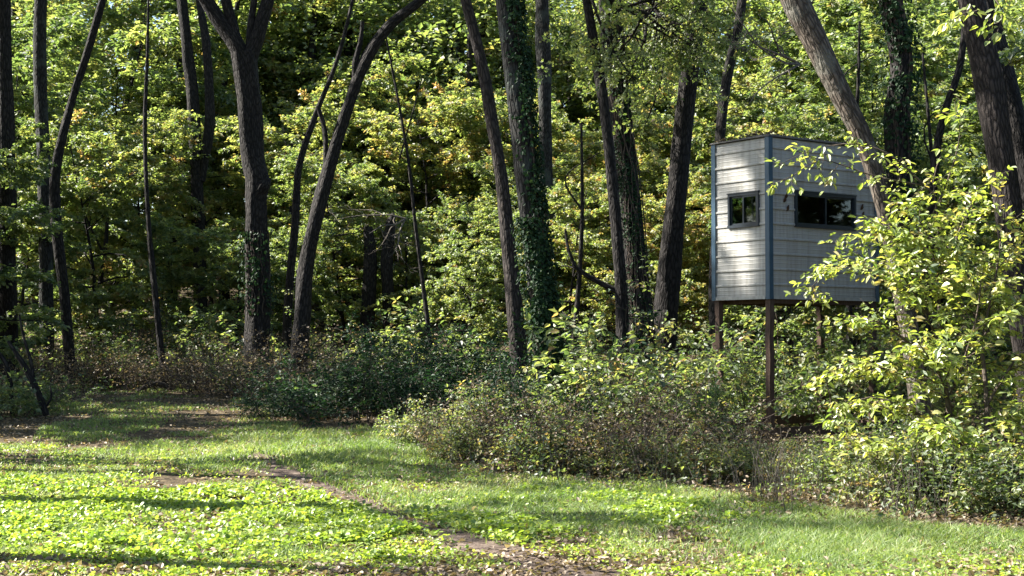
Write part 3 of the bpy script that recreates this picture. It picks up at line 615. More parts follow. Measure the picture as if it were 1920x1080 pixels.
for k in range(150):
    D = r.uniform(52, 100); x = r.uniform(-.46, .46) * D; z = float(gz(x, D)); h = r.uniform(12, 22); rx = r.uniform(2.2, 3.8)
    spots.append((x, D, z + h * .62, rx, h * .4)); spots.append((x + r.normal(0, 1.5), D - 1, z + 1.6, 2.0, 1.3))
    tube(trunks, spline([(x, D, z - .2, .22), (x + r.normal(0, .3), D, z + h * .4, .17), (x + r.normal(0, .6), D, z + h * .85, .08)], .8), 7, mat=1)
fw = clump_mass(78, spots, 7.0, .25, .5)
off = fw.n
for a_, f_ in zip(trunks.v, trunks.f): fw.v.append(a_); fw.f.append(f_ + off)
fw.t += trunks.t; fw.b += trunks.b; fw.m += trunks.m; fw.n += trunks.n
fwo = link('distant_woodland', fw.mesh('distant_woodland', [M_LEAF, B_DARK])); fwo.color = (1.08, 1, 1, 1)
tag(fwo, 'distant sunlit woodland covering the slope behind the trees', 'woodland', kind='stuff')

# low undergrowth on the forest floor
N = 60000; r = np.random.default_rng(31)
D = 24 + 36 * r.random(N) ** 1.2; x = r.uniform(-.42, .42, N) * D
keep = ~in_poly(x, D, CLEAR) & (vnoise(x, D, 1.7, 8) > r.uniform(.15, .75, N)); x, D = x[keep], D[keep]; N = len(x)
p = np.stack((x, D, gz(x, D) + r.uniform(.02, 1, N) ** 1.4 * (.35 + .75 * vnoise(x, D, 2.4, 9))), -1)
G = Geo(); L = r.uniform(.6, 1.2, N) * .12
add_leaves(G, p, r.normal(0, 1, (N, 3)) * np.array((1, 1, .5)), np.array((0, 0, 1.)) + r.normal(0, .5, (N, 3)), L, L * .65, np.clip(.4 + .5 * (vnoise(x, D, 1.1, 10) - .4) + r.normal(0, .12, N), 0, 1), 'kite')
tag(link('undergrowth', G.mesh('undergrowth', M_LEAF)), 'low leafy undergrowth on the floor of the wood', 'undergrowth', kind='stuff')

# straggling weeds where the brush meets the grass
N = 60000; r = np.random.default_rng(33); D = r.uniform(12.5, 21, N); x = r.uniform(-.09, .4, N) * D; off_ = r.normal(0, .35, N)
near = ~in_poly(x, D, CLEAR) & in_poly(x + r.normal(-.2, .3, N), D - r.exponential(.7, N), CLEAR) | in_poly(x, D, CLEAR) & ~in_poly(x, D + r.exponential(.35, N), CLEAR)
keep = near & (vnoise(x, D, .45, 18) > r.uniform(.2, .8, N)); x, D = x[keep], D[keep]; N = len(x)
p = np.stack((x, D, gz(x, D) + r.random(N) ** 1.6 * (.08 + .5 * vnoise(x, D, .6, 19) ** 2)), -1); G = Geo(); L = r.uniform(.5, 1.3, N) * .06
dryness = vnoise(x, D, .35, 20) + r.normal(0, .15, N) > .6
for msk, mi in ((~dryness, 0), (dryness, 1)):
    add_leaves(G, p[msk], r.normal(0, 1, (msk.sum(), 3)) * np.array((1, 1, .6)), np.array((0, 0, 1.)) + r.normal(0, .7, (msk.sum(), 3)), L[msk], L[msk] * .6, np.clip(.5 + r.normal(0, .2, msk.sum()), 0, 1), 'kite', mi)
for k in range(420):
    q = r.integers(0, N); b0 = np.array((x[q], D[q], float(gz(x[q], D[q])))); h_ = r.uniform(.2, .75); d_ = r.normal(0, .35, 2) * h_
    tube(G, [(*b0, .004), (*(b0 + (d_[0] * .4, d_[1] * .4, h_ * .6)), .003), (*(b0 + (d_[0], d_[1], h_)), .002)], 3, mat=2)
tag(link('straggling_weeds', G.mesh('straggling_weeds', [M_LEAF, M_DRY, B_DEAD])), 'mixed dry and green weeds straggling where brush meets grass', 'weeds', kind='stuff')

# ------------------------------------------------------------------ shrubs and brush
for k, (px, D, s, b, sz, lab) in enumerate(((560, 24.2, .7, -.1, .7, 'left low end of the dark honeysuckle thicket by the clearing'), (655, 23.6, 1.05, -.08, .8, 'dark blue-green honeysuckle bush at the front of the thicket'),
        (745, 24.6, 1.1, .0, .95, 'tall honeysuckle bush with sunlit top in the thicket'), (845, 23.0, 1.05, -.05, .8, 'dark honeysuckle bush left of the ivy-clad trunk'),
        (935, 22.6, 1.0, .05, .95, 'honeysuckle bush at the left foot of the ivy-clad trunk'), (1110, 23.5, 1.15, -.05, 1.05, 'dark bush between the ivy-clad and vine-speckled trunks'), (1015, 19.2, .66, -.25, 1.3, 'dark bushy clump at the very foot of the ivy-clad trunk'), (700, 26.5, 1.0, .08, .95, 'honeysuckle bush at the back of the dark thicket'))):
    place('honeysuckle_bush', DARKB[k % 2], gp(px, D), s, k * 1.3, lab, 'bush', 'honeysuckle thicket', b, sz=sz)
for k, (px, D, s, b, sz, lab) in enumerate(((1120, 19.6, 1.08, .06, .95, 'yellow-green shrub right of the ivy-clad trunk\'s foot'), (1215, 19.4, 1.05, .12, 1.0, 'tall leafy shrub left of the blind\'s corner post'),
        (1280, 22.5, 1.1, .1, 1.1, 'leafy shrub under the blind\'s left corner'), (1290, 18.4, .6, -.1, .8, 'low leafy shrub in front of the blind\'s left side'),
        (1400, 24.5, 1.2, .0, 1.1, 'shaded shrub behind the blind\'s legs'), (1500, 25.5, 1.2, -.04, 1.1, 'dark shrub seen between the blind\'s right legs'),
        (1590, 23.8, 1.1, .02, 1.05, 'shrub under the right end of the blind'), (925, 18.8, .6, -.02, .9, 'leafy shrub in front of the ivy-clad trunk'),
        (1165, 17.9, .8, -.08, .9, 'low shrub at the front of the brush right of centre'), (905, 19.4, .55, .14, .9, 'low yellow-leaved shrub at the left of the brush'),  # negative bias on front shrubs puts the bank's shade into leaf colour
        (1700, 22.5, 1.1, .05, 1.1, 'shrub behind the leaning tree\'s foot'), (1860, 20, 1.1, .05, 1.15, 'shrub behind the right-edge tree\'s foot'),
        (15, 24.6, .55, -.05, .8, 'dark bush around the crooked sapling at left edge'), (70, 25.4, .5, -.05, .8, 'small bush behind the crooked sapling'),
        (470, 30, .75, -.02, .8, 'small bush at the foot of the forked trunk'), (240, 33.5, .8, .0, .8, 'small bush right of the slender leaning stem\'s foot'), (170, 36, 1.1, .05, 1.0, 'leafy shrub behind the dry weeds at the far left'), (340, 36, 1.1, .0, 1.0, 'leafy shrub behind the thin sapling\'s foot'), (410, 35, 1.0, .0, 1.0, 'leafy shrub left behind the forked trunk\'s foot'), (-10, 34, 1.1, .1, 1.0, 'pale leafy shrub at the left edge behind the crooked sapling'), (600, 34, 1.1, .0, 1.0, 'leafy shrub at the foot of the arching tree'), (790, 31, 1.1, .05, 1.0, 'leafy shrub behind the thicket, left of the reddish trunk'))):
    place('shrub', SHRUB[k % 3], gp(px, D), s, k * 2.1, lab, 'shrub', 'leafy shrubs', b, sz=sz)
dry = ((895, 18.8, .55, 'dry brown brush at the left end of the brush bank'), (955, 17.8, .6, 'dry brush in front of the yellow-leaved shrub'), (1050, 17.3, .5, 'dry brown brush below the ivy-clad trunk'),
       (1125, 17.2, .9, 'dark dry brush right below the ivy-clad trunk'), (1210, 17.0, .8, 'dry brush at the grass edge left of the blind'), (1310, 17.2, .55, 'low dry brush in front of the blind\'s left legs'),
       (925, 18.9, .8, 'tall dry brush at the ivy-clad trunk\'s left foot'), (1125, 18.4, 1.0, 'tall dry brush at the ivy-clad trunk\'s right foot'), (1260, 18.2, .9, 'tall dry canes left of the blind\'s legs'), (1430, 17.6, .4, 'low dry brush in front of the corner post'), (1560, 16.6, .45, 'low dry brush left of the sunlit foreground shrub'), (160, 32.5, .95, 'dry weeds around the leaning stem\'s foot'),
       (230, 32, 1.0, 'dry weeds at the clearing\'s far left corner'), (300, 31.8, 1.0, 'dry brown weeds below the thin sapling'), (370, 31.5, 1.0, 'dry brown weeds at the back of the clearing'),
       (430, 30.8, 1.05, 'dry brown brush left of the forked trunk\'s foot'), (510, 29.5, 1.1, 'dry brown brush right of the forked trunk\'s foot'), (560, 28.5, 1.1, 'dry brown brush behind the dark thicket'),
       (40, 27.5, .8, 'pale dry weeds behind the crooked sapling'), (80, 32, 1.0, 'pale sunlit dry weeds at the far left'), (1760, 14.8, .6, 'dry stems below the sunlit foreground shrub'), (1880, 14.2, .6, 'dry stems at the lower right edge'),
       (620, 30, 1.2, 'dry brush under the arching tree'))
for k, (px, D, s, lab) in enumerate(dry):
    place('dry_brush', DRYB[k % 2], gp(px, D), s, k * 1.9, lab, 'brush', 'dry brush along the clearing edge', rr.uniform(-.1, .12))
weeds = ((1010, 16.9, .8, 'green weed clump at the grass edge below the ivy-clad tree'), (1290, 16.3, .75, 'weed clump at the grass edge left of the blind'), (1390, 16.4, .55, 'weed clump before the blind\'s corner post'), (1480, 16.0, .55, 'weed clump in front of the low boards'),
         (1560, 15.4, .6, 'weed clump left below the sunlit shrub'), (1640, 14.6, .9, 'sunlit weeds at the shrub\'s left foot'), (1720, 13.9, .85, 'sunlit weeds below the leaning tree'), (1830, 13.3, .85, 'sunlit weeds below the foreground shrub'), (1930, 12.9, .8, 'weeds at the right edge of the clearing'),
         (780, 19.8, .7, 'pale flowering weed clump right of the thicket'), (870, 18.0, .6, 'low weeds at the brush bank\'s left end'), (1150, 16.6, .6, 'low weeds below the dark dry brush'), (1690, 16.2, .9, 'weeds around the leaning tree\'s foot'), (1500, 18.5, .45, 'weeds under the blind'))
for k, (px, D, s, lab) in enumerate(weeds):
    place('weed_clump', WEED[k % 2], gp(px, D), s, k * 1.1, lab, 'weeds', 'weed clumps', rr.uniform(-.05, .15))

# small cedar left of the blind's legs
w_, l_, r_ = grow(410, (0, 0, 0), (0, 0, 1), .95, .018, [dict(seg=5, wob=.05, sides=6), dict(n=34, t0=.05, ang=(35, 60), len=(.25, .38), seg=3, trop=.06, sides=3, r=.005, short=.75, leaf=40),
      dict(n=7, t0=.1, ang=(25, 45), len=(.08, .16), seg=2, trop=.05, sides=0, r=.003, leaf=160)], dict(tone=.3, tilt=1.2, droop=-.5, jit=.4, scat=.01))
place('cedar_seedling', (w_.mesh('stems', B_TWIG), leaves_geo(l_, r_, .035, .2).mesh('foliage', M_BUSH)), gp(1345, 17.9), 1.0, 0, 'small feathery grey-green cedar seedling in front of the blind', 'cedar', None, .3)

# dead branches
def dead(label, px, py, D, seed, n, L, d0):
    p = at(px, py, D); lv = [dict(seg=5, wob=.22, sides=5), dict(n=5, t0=.1, ang=(30, 70), len=(.6, 1.3), seg=5, wob=.25, sides=4, r=.016), dict(n=5, t0=.2, ang=(30, 70), len=(.3, .7), seg=4, wob=.25, sides=3, r=.008, leaf=.5)]
    jobs = []; rg = np.random.default_rng(seed)
    for k in range(n):
        w, l, _ = grow(seed + k, (0, 0, 0), np.array(d0) + rg.normal(0, .5, 3), L * rg.uniform(.7, 1.2), .022, lv, dict(tone=.5)); jobs.append((w, l))
    w, _ = merge(jobs)
    tag(link('dead_branch', w.mesh('dead_branch', B_DEAD), None, p), label, 'branch')
dead('tangle of pale dead twigs above the blind', 1500, 120, 24, 510, 4, 1.8, (-1, 0, .2))
dead('pale dead branches lying across the arching tree\'s right side', 760, 410, 33, 520, 3, 2.0, (-1, 0, .05))
g = Geo(); tube(g, spline([(-.35, 0, .0, .05), (-.1, 0, .16, .06), (.15, .05, .17, .055), (.4, .1, .02, .04)], .05), 8, .2, 3)
tag(link('fallen_log', g.mesh('fallen_log', B_TAN, True), None, gp(289, 31.0)), 'small arched brown log at the back of the clearing', 'log')

# ------------------------------------------------------------------ the raised hunting blind
def build_blind():
    D0 = 21.5; c = at(1443, 557, D0); th = math.atan2(.59, .81)         # near corner foot of the cabin; +x runs along the right face
    W, Dp, H = 2.42, 1.17, 2.40
    e = empty('hunting_blind', (c[0], c[1], float(gz(c[0], c[1]))), 'raised grey steel-sided hunting blind with blue corner trim on timber posts', 'hunting blind', rz=th)
    B = c[2] - e.location.z                                             # cabin floor above the ground
    def part(name, g, mat, parent=e, smooth=False, label=None):
        o = link(name, g.mesh(name, mat, smooth), parent)
        if label: o['label'] = label
        return o
    PIT = .2286
    prof = [(0, .000), (.012, .019), (.034, .019), (.046, .000), (.108, .000), (.113, .003), (.121, .003), (.126, .0), (.168, .0), (.173, .003), (.181, .003), (.186, .0), (.2286, .0)]
    def clip(za, zb, z0):
        P = [(z0 + z, o) for z, o in prof]; out = []
        for (a, oa), (b, ob) in zip(P[:-1], P[1:]):
            if b <= za or a >= zb: continue
            lo, hi = max(a, za), min(b, zb)
            f = lambda t: oa + (ob - oa) * (t - a) / (b - a)
            if not out: out.append((lo, f(lo)))
            out.append((hi, f(hi)))
        return out
    # faces: origin, along, outward normal, length, windows (u0,u1,z0,z1)
    uL = lambda f: f * Dp
    faces = {'left': ((0, 0), (0, 1), (-1, 0), Dp, [(.21, .82, 1.10, 1.58)]),
             'right': ((0, 0), (1, 0), (0, -1), W, [(.56, 1.90, 1.10, 1.60)]),
             'back': ((0, Dp), (1, 0), (0, 1), W, [(.35, 1.35, .95, 1.75)]),  # unseen back window, added so bright foliage shows through the left one
             'end': ((W, 0), (0, 1), (1, 0), Dp, [])}
    rg = np.random.default_rng(3)
    for fname, (o, a, nn, Ln, wins) in faces.items():
        o, a, nn = np.array(o), np.array(a), np.array(nn)
        def pt(u, z, out): q = o + a * u + nn * out; return (q[0], q[1], B + z)
        k = 0; z0 = -.06
        while z0 < H - .02:
            za, zb = max(z0, 0), min(z0 + PIT, H); spans = []
            u0, u1 = .03, Ln - .03
            cut = [w for w in wins if w[2] < zb and w[3] > za]
            if not cut: spans = [(u0, u1, za, zb)]
            else:
                cur = u0
                for w in cut:
                    spans.append((cur, w[0], za, zb)); cur = w[1]
                    if w[2] > za: spans.append((w[0], w[1], za, w[2]))
                    if w[3] < zb: spans.append((w[0], w[1], w[3], zb))
                spans.append((cur, u1, za, zb))
            jit = rg.normal(0, .0012); full = bool(cut) and all(w[2] <= za and w[3] >= zb for w in cut); g = Geo()
            for (p0, p1, a0, a1) in spans:
                if full and g.v: part('steel_panel', g, M_SIDING); g = Geo()
                pr = clip(a0, a1, z0)
                if len(pr) < 2: continue
                nu = max(1, int((p1 - p0) / .3)); us = np.linspace(p0, p1, nu + 1)
                wob = lambda u, z: .0025 * math.sin(u * 5.1 + k) * math.sin(z * 7 + u)
                V = [pt(u, z, out + .004 + jit + wob(u, z)) for u in us for z, out in pr] ; m = len(pr)
                g.add(V, [(i * m + j, (i + 1) * m + j, (i + 1) * m + j + 1, i * m + j + 1) for i in range(nu) for j in range(m - 1)])
            part('steel_panel', g, M_SIDING); k += 1; z0 += PIT
        # screws
        g = Geo()
        for row in np.arange(.19, H, PIT * 2):
            for u in np.arange(.12, Ln, .4):
                if any(w[0] - .05 < u < w[1] + .05 and w[2] - .05 < row < w[3] + .05 for w in wins): continue
                q = np.array(pt(u, row, .007)); t3 = np.array((a[0], a[1], 0)) * .009; u3 = np.array((0, 0, .009)); n3 = np.array((nn[0], nn[1], 0)) * .007
                g.add([q - t3 - u3, q + t3 - u3, q + t3 + u3, q - t3 + u3, q + n3], [(0, 1, 4), (1, 2, 4), (2, 3, 4), (3, 0, 4)])
        tag(part('screw_heads', g, M_SCREW), None, None, kind='stuff')
        # inner lining
        g = Geo(); us = sorted({0.02, Ln - .02, *[w[0] for w in wins], *[w[1] for w in wins]}); zs = sorted({.01, H - .01, *[w[2] for w in wins], *[w[3] for w in wins]})
        for ua, ub in zip(us[:-1], us[1:]):
            for zc, zd in zip(zs[:-1], zs[1:]):
                um, zm = (ua + ub) / 2, (zc + zd) / 2
                if any(w[0] < um < w[1] and w[2] < zm < w[3] for w in wins): continue
                g.add([pt(ua, zc, -.03), pt(ub, zc, -.03), pt(ub, zd, -.03), pt(ua, zd, -.03)], [(0, 1, 2, 3)])
        part('inner_wall', g, M_PLY)
        # windows: frame, two sliding sashes, panes
        for (u0, u1, z0, z1) in wins:
            def bar(g, ua, ub, zc, zd, oa, ob):
                P = [pt(u, z, q) for q in (oa, ob) for z in (zc, zd) for u in (ua, ub)]
                g.add(P, [(0, 1, 3, 2), (4, 6, 7, 5), (0, 4, 5, 1), (2, 3, 7, 6), (0, 2, 6, 4), (1, 5, 7, 3)])
            g = Geo(); t = .038
            bar(g, u0 - .02, u1 + .02, z1 - t + .02, z1 + .02, -.028, .034); bar(g, u0 - .025, u1 + .025, z0 - .025, z0 + t - .02, -.028, .040)
            bar(g, u0 - .02, u0 + t - .02, z0 + t - .02, z1 - t + .02, -.028, .034); bar(g, u1 - t + .02, u1 + .02, z0 + t - .02, z1 - t + .02, -.028, .034)
            bar(g, u0 - .03, u1 + .03, z1 + .0205, z1 + .034, -.0, .046)
            wo = part('window', g, M_FRAME); um = (u0 + u1) / 2; i0, i1, j0, j1 = u0 + .019, u1 - .019, z0 + .019, z1 - .019; b = .026
            for (sa, sb, dep) in ((i0, um + .018, .012), (um - .018, i1, -.008)):
                g = Geo(); bar(g, sa, sb, j0, j0 + b, dep - .008, dep + .008); bar(g, sa, sb, j1 - b, j1, dep - .008, dep + .008)
                bar(g, sa, sa + b, j0 + b, j1 - b, dep - .008, dep + .008); bar(g, sb - b, sb, j0 + b, j1 - b, dep - .008, dep + .008)
                part('sash', g, M_FRAME, wo)
                g = Geo(); bar(g, sa + b, sb - b, j0 + b, j1 - b, dep - .002, dep + .002); part('pane', g, M_GLASS, wo)
    # blue corner trims (L profile)
    for (cx, cy, sx, sy) in ((0, 0, -1, -1), (0, Dp, -1, 1), (W, 0, 1, -1), (W, Dp, 1, 1)):
        g = Geo(); q = .031; wd = .085; x0 = cx + sx * q; y0 = cy + sy * q
        box(g, *sorted((x0, x0 - sx * wd)), *sorted((y0, y0 - sy * .004)), B - .03, B + H + .01)
        box(g, *sorted((x0, x0 - sx * .004)), *sorted((y0 - sy * .0045, y0 - sy * wd)), B - .03, B + H + .01)
        part('corner_trim', g, M_TRIM)
    # bottom trims
    for (x0, x1, y0, y1) in ((.06, W - .06, -.034, -.028), (-.034, -.028, .06, Dp - .06)):
        g = Geo(); box(g, x0, x1, y0, y1, B - .028, B + .02); part('base_trim', g, M_SIDING)
    # floor and joists, roof
    g = Geo(); box(g, .0, W, .0, Dp, B - .02, B - .002); part('floor_deck', g, M_PLY)
    for x in np.linspace(.25, W - .25, 5):
        g = Geo(); box(g, x - .02, x + .02, .05, Dp - .05, B - .085, B - .0205); part('joist', g, M_POST)
    for y in (.02, Dp - .06):
        g = Geo(); box(g, .02, W - .02, y, y + .04, B - .09, B - .0208); part('floor_beam', g, M_POST)
    g = Geo(); nr = 30
    xs_ = np.linspace(-.05, W + .05, nr * 4 + 1); pr = [.0, .018, .018, 0]
    V = []
    for kx, x in enumerate(xs_):
        h = pr[kx % 4] if kx < len(xs_) - 1 else 0
        V += [(x, -.045, B + H + .03 + h), (x, Dp + .045, B + H + .02 + h), (x, -.045, B + H + .012), (x, Dp + .045, B + H + .012)]
    m = len(xs_); g.add(V, [(4 * i, 4 * i + 4, 4 * i + 5, 4 * i + 1) for i in range(m - 1)] + [(4 * i + 2, 4 * i + 3, 4 * i + 7, 4 * i + 6) for i in range(m - 1)] + [(4 * i, 4 * i + 2, 4 * i + 6, 4 * i + 4) for i in range(m - 1)] + [(4 * i + 1, 4 * i + 5, 4 * i + 7, 4 * i + 3) for i in range(m - 1)] + [(0, 1, 3, 2), (4 * m - 4, 4 * m - 2, 4 * m - 1, 4 * m - 3)])
    part('roof', g, M_ROOF)
    # posts
    s, cc = math.sin(th), math.cos(th)
    for (x, y) in ((.05, .05), (.05, Dp - .05), (W - .05, .05), (W - .05, Dp - .05)):
        wx, wy = e.location.x + x * cc - y * s, e.location.y + x * s + y * cc; zb = float(gz(wx, wy)) - e.location.z - .2
        g = Geo(); q = .046; n = 8; rgx = np.random.default_rng(int(x * 10 + y * 100))
        V = []
        for k in range(n + 1):
            z = zb + (B - .021 - zb) * k / n; ox, oy = rgx.normal(0, .004, 2)
            V += [(x - q + ox, y - q + oy, z), (x + q + ox, y - q + oy, z), (x + q + ox, y + q + oy, z), (x - q + ox, y + q + oy, z)]
        g.add(V, [(4 * k + j, 4 * k + (j + 1) % 4, 4 * k + 4 + (j + 1) % 4, 4 * k + 4 + j) for k in range(n) for j in range(4)])
        part('post', g, M_POST)
    # low boards between the posts, and a leaning brace at the back left post
    def plank(p0, p1, w, t):
        p0, p1 = np.array(p0, float), np.array(p1, float); d = nrm(p1 - p0); sd = nrm(np.cross(d, (0, 0, 1.) if abs(d[2]) < .9 else (0, 1., 0))); up = np.cross(sd, d)
        g = Geo(); V = [q + sd * a * t / 2 + up * b * w / 2 for q in (p0, p1) for a, b in ((-1, -1), (1, -1), (1, 1), (-1, 1))]
        g.add(V, [(0, 3, 2, 1), (4, 5, 6, 7), (0, 1, 5, 4), (1, 2, 6, 5), (2, 3, 7, 6), (3, 0, 4, 7)]); return g
    part('ground_board', plank((-.35, -.04, .2), (W - .2, -.04, .22), .15, .045), M_POST)
    part('ground_board', plank((W - .05, .12, .24), (W - .05, Dp, .24), .14, .04), M_POST)
    part('ground_board', plank((.14, Dp + .03, .3), (W - .12, Dp + .03, .3), .14, .04), M_POST)
    part('brace', plank((-.06, Dp - .3, .55), (.03, Dp + .03, 1.55), .09, .04), M_POST)
    # marks on the right wall: two mud nests
    for (x, z) in ((.30, 1.44), (.36, 1.31), (.33, 1.5), (2.05, 1.42), (2.07, 1.3)):
        g = Geo(); tube(g, spline([(x, -.014, B + z, .008), (x + .02, -.022, B + z + .03, .022), (x + .035, -.02, B + z + .07, .014), (x + .06, -.012, B + z + .09, .005)], .012), 6, .4, 2); part('mud_nest', g, M_RUST)
    # leaves caught on the roof edge
    rg = np.random.default_rng(9); n = 160; g = Geo()
    P = np.column_stack((np.where(rg.random(n) < .5, rg.uniform(-.05, .1, n), rg.uniform(0, W, n)), rg.uniform(-.04, Dp, n), np.full(n, B + H + .06) + rg.uniform(0, .02, n)))
    add_leaves(g, P, rg.normal(0, 1, (n, 3)) * np.array((1, 1, .3)), np.array((0, 0, 1.)) + rg.normal(0, .5, (n, 3)), .08, .05, rg.uniform(0, .7, n), 'leaf')
    tag(part('roof_litter', g, M_DRY), None, None, kind='stuff')
    return e
build_blind()

# ------------------------------------------------------------------ sunlit shrub in the right foreground
def fore_shrub():
    D = 14.6
    def b(*pts): return [(*at(px, py, d), r) for px, py, d, r in pts]
    br = [b((1800, 985, 14.2, .035), (1790, 850, 14.3, .03), (1770, 700, 14.5, .026), (1762, 600, 14.7, .018), (1758, 500, 14.8, .012)),
          b((1840, 985, 14.0, .035), (1850, 860, 14.0, .03), (1848, 720, 14.2, .024), (1830, 600, 14.5, .018), (1800, 500, 14.7, .012)),
          b((1772, 700, 14.5, .016), (1700, 640, 14.5, .013), (1640, 600, 14.5, .01), (1590, 592, 14.6, .006)),
          b((1755, 600, 14.7, .016), (1690, 540, 14.7, .012), (1620, 500, 14.8, .009), (1560, 505, 14.9, .006), (1515, 545, 15, .004)),
          b((1758, 500, 14.8, .014), (1754, 480, 14.8, .014), (1690, 440, 14.9, .01), (1640, 445, 15, .007), (1570, 452, 15.1, .004)),
          b((1747, 360, 15, .012), (1660, 285, 15, .009), (1580, 270, 15.1, .006), (1500, 290, 15.2, .004), (1460, 312, 15.2, .003)),
          b((1746, 350, 15, .01), (1640, 330, 15.1, .007), (1540, 300, 15.2, .005), (1490, 328, 15.2, .004), (1450, 345, 15.2, .003)),
          b((1750, 400, 15, .01), (1780, 330, 15, .008), (1800, 250, 15, .005), (1790, 190, 15, .003)),
          b((1790, 820, 14.3, .018), (1710, 770, 14.2, .013), (1630, 745, 14.2, .009), (1580, 765, 14.3, .005)),
          b((1770, 720, 14.4, .016), (1690, 700, 14.4, .012), (1610, 680, 14.4, .008), (1570, 690, 14.5, .005)),
          b((1800, 900, 14.1, .016), (1730, 860, 13.9, .012), (1660, 840, 13.8, .008), (1620, 850, 13.8, .005)),
          b((1850, 840, 14, .018), (1900, 780, 13.8, .013), (1950, 740, 13.8, .008)),
          b((1850, 760, 14.1, .018), (1900, 680, 14.1, .012), (1950, 640, 14.2, .008)),
          b((1835, 640, 14.4, .014), (1890, 580, 14.4, .01), (1940, 560, 14.5, .006)),
          b((1800, 560, 14.6, .014), (1850, 500, 14.6, .01), (1890, 480, 14.7, .006)),
          b((1800, 930, 14.1, .016), (1860, 880, 13.6, .012), (1920, 860, 13.5, .008)),
          b((1760, 640, 14.6, .012), (1720, 560, 14.3, .009), (1680, 500, 14.2, .005)),
          b((1790, 780, 14.3, .012), (1760, 700, 13.9, .009), (1720, 640, 13.8, .005)),
          b((1760, 570, 14.6, .012), (1710, 470, 14.5, .009), (1655, 430, 14.5, .005)),
          b((1762, 520, 14.6, .012), (1800, 430, 14.6, .009), (1835, 350, 14.6, .005)),
          b((1760, 520, 14.5, .012), (1735, 430, 14.3, .009), (1700, 390, 14.3, .005)),
          b((1840, 640, 14.2, .012), (1870, 500, 14.2, .009), (1880, 400, 14.3, .005)),
          b((1800, 700, 14.1, .012), (1830, 600, 13.8, .009), (1840, 520, 13.8, .005)),
          b((1850, 900, 14, .012), (1800, 830, 13.5, .009), (1740, 800, 13.4, .005))]
    thin = [br[k] for k in (4, 5, 6, 7)] + [b((1758, 520, 14.8, .012), (1760, 430, 14.9, .01), (1750, 340, 15, .007), (1765, 290, 15, .004))]
    br = [q for k, q in enumerate(br) if k not in (4, 5, 6, 7)]
    base = gp(1815, 14.1)
    e = empty('sunlit_shrub', base, 'bright yellow-green leafy shrub in sun at right foreground', 'shrub')
    br, thin = ([[(x - base[0], y - base[1], z - base[2], r) for x, y, z, r in q] for q in Q] for Q in (br, thin))
    lv = [dict(leaf=16), dict(n=12, t0=.12, ang=(35, 75), flat=True, len=(.2, .6), seg=4, wob=.14, trop=-.01, sides=4, r=.008, short=.4, leaf=20),
          dict(n=5, t0=.2, ang=(30, 60), len=(.16, .34), seg=3, wob=.15, trop=-.03, sides=3, r=.004, flat=True, leaf=32)]
    w, l, rg = grow(610, None, None, 0, 0, lv, dict(tone=.62, tilt=.5, droop=.22, tc=.2, jit=.4), br)
    lv2 = [dict(leaf=16), dict(n=8, t0=.15, ang=(35, 70), len=(.15, .42), seg=3, wob=.14, trop=-.04, sides=4, r=.005, short=.4, leaf=26), dict(n=2, t0=.2, ang=(30, 60), len=(.1, .2), seg=2, wob=.15, trop=-.04, sides=3, r=.003, flat=True, leaf=26)]
    w2, l2, _ = grow(611, None, None, 0, 0, lv2, dict(tone=.6, tilt=.45, droop=.4, tc=.14, jit=.3), thin)
    w, l = merge([(w, l), (w2, l2)])
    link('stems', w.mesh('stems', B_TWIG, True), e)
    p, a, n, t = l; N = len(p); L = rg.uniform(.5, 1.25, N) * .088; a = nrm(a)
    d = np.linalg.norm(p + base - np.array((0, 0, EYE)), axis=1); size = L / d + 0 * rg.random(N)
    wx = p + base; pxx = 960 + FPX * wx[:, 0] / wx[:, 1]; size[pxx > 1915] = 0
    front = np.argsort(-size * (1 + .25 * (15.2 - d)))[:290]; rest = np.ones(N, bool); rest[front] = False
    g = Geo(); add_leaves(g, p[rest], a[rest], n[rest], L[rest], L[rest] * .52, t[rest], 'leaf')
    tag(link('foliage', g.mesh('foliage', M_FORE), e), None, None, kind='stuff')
    protos = []
    for k in range(10):
        g = Geo(); T = np.array([(0, 0, 0), (.1, .14, .05), (.3, .27, .09), (.55, .26, .06), (.8, .12, -.05), (1, 0, -.2), (.8, -.12, -.05), (.55, -.26, .06), (.3, -.27, .09), (.1, -.14, .05), (.3, 0, .0), (.55, 0, -.02), (.8, 0, -.1)])
        g.add(T * np.array((1, 1, 1 + .15 * (k % 4))), [(0, 10, 2, 1), (10, 11, 3, 2), (11, 12, 4, 3)], .25 + .075 * k); g.add(T * np.array((1, 1, 1 + .15 * (k % 4))), [(0, 9, 8, 10), (10, 8, 7, 11), (11, 7, 6, 12)], .25 + .075 * k)
        g.add(T * np.array((1, 1, 1 + .15 * (k % 4))), [(12, 5, 4), (12, 6, 5)], .25 + .075 * k)
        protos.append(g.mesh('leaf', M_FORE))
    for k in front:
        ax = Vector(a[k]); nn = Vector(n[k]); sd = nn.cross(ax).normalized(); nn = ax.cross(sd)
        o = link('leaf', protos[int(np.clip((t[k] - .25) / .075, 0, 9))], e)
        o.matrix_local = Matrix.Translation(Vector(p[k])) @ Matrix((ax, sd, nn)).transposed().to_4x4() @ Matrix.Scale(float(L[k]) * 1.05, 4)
    return e
fore_shrub()
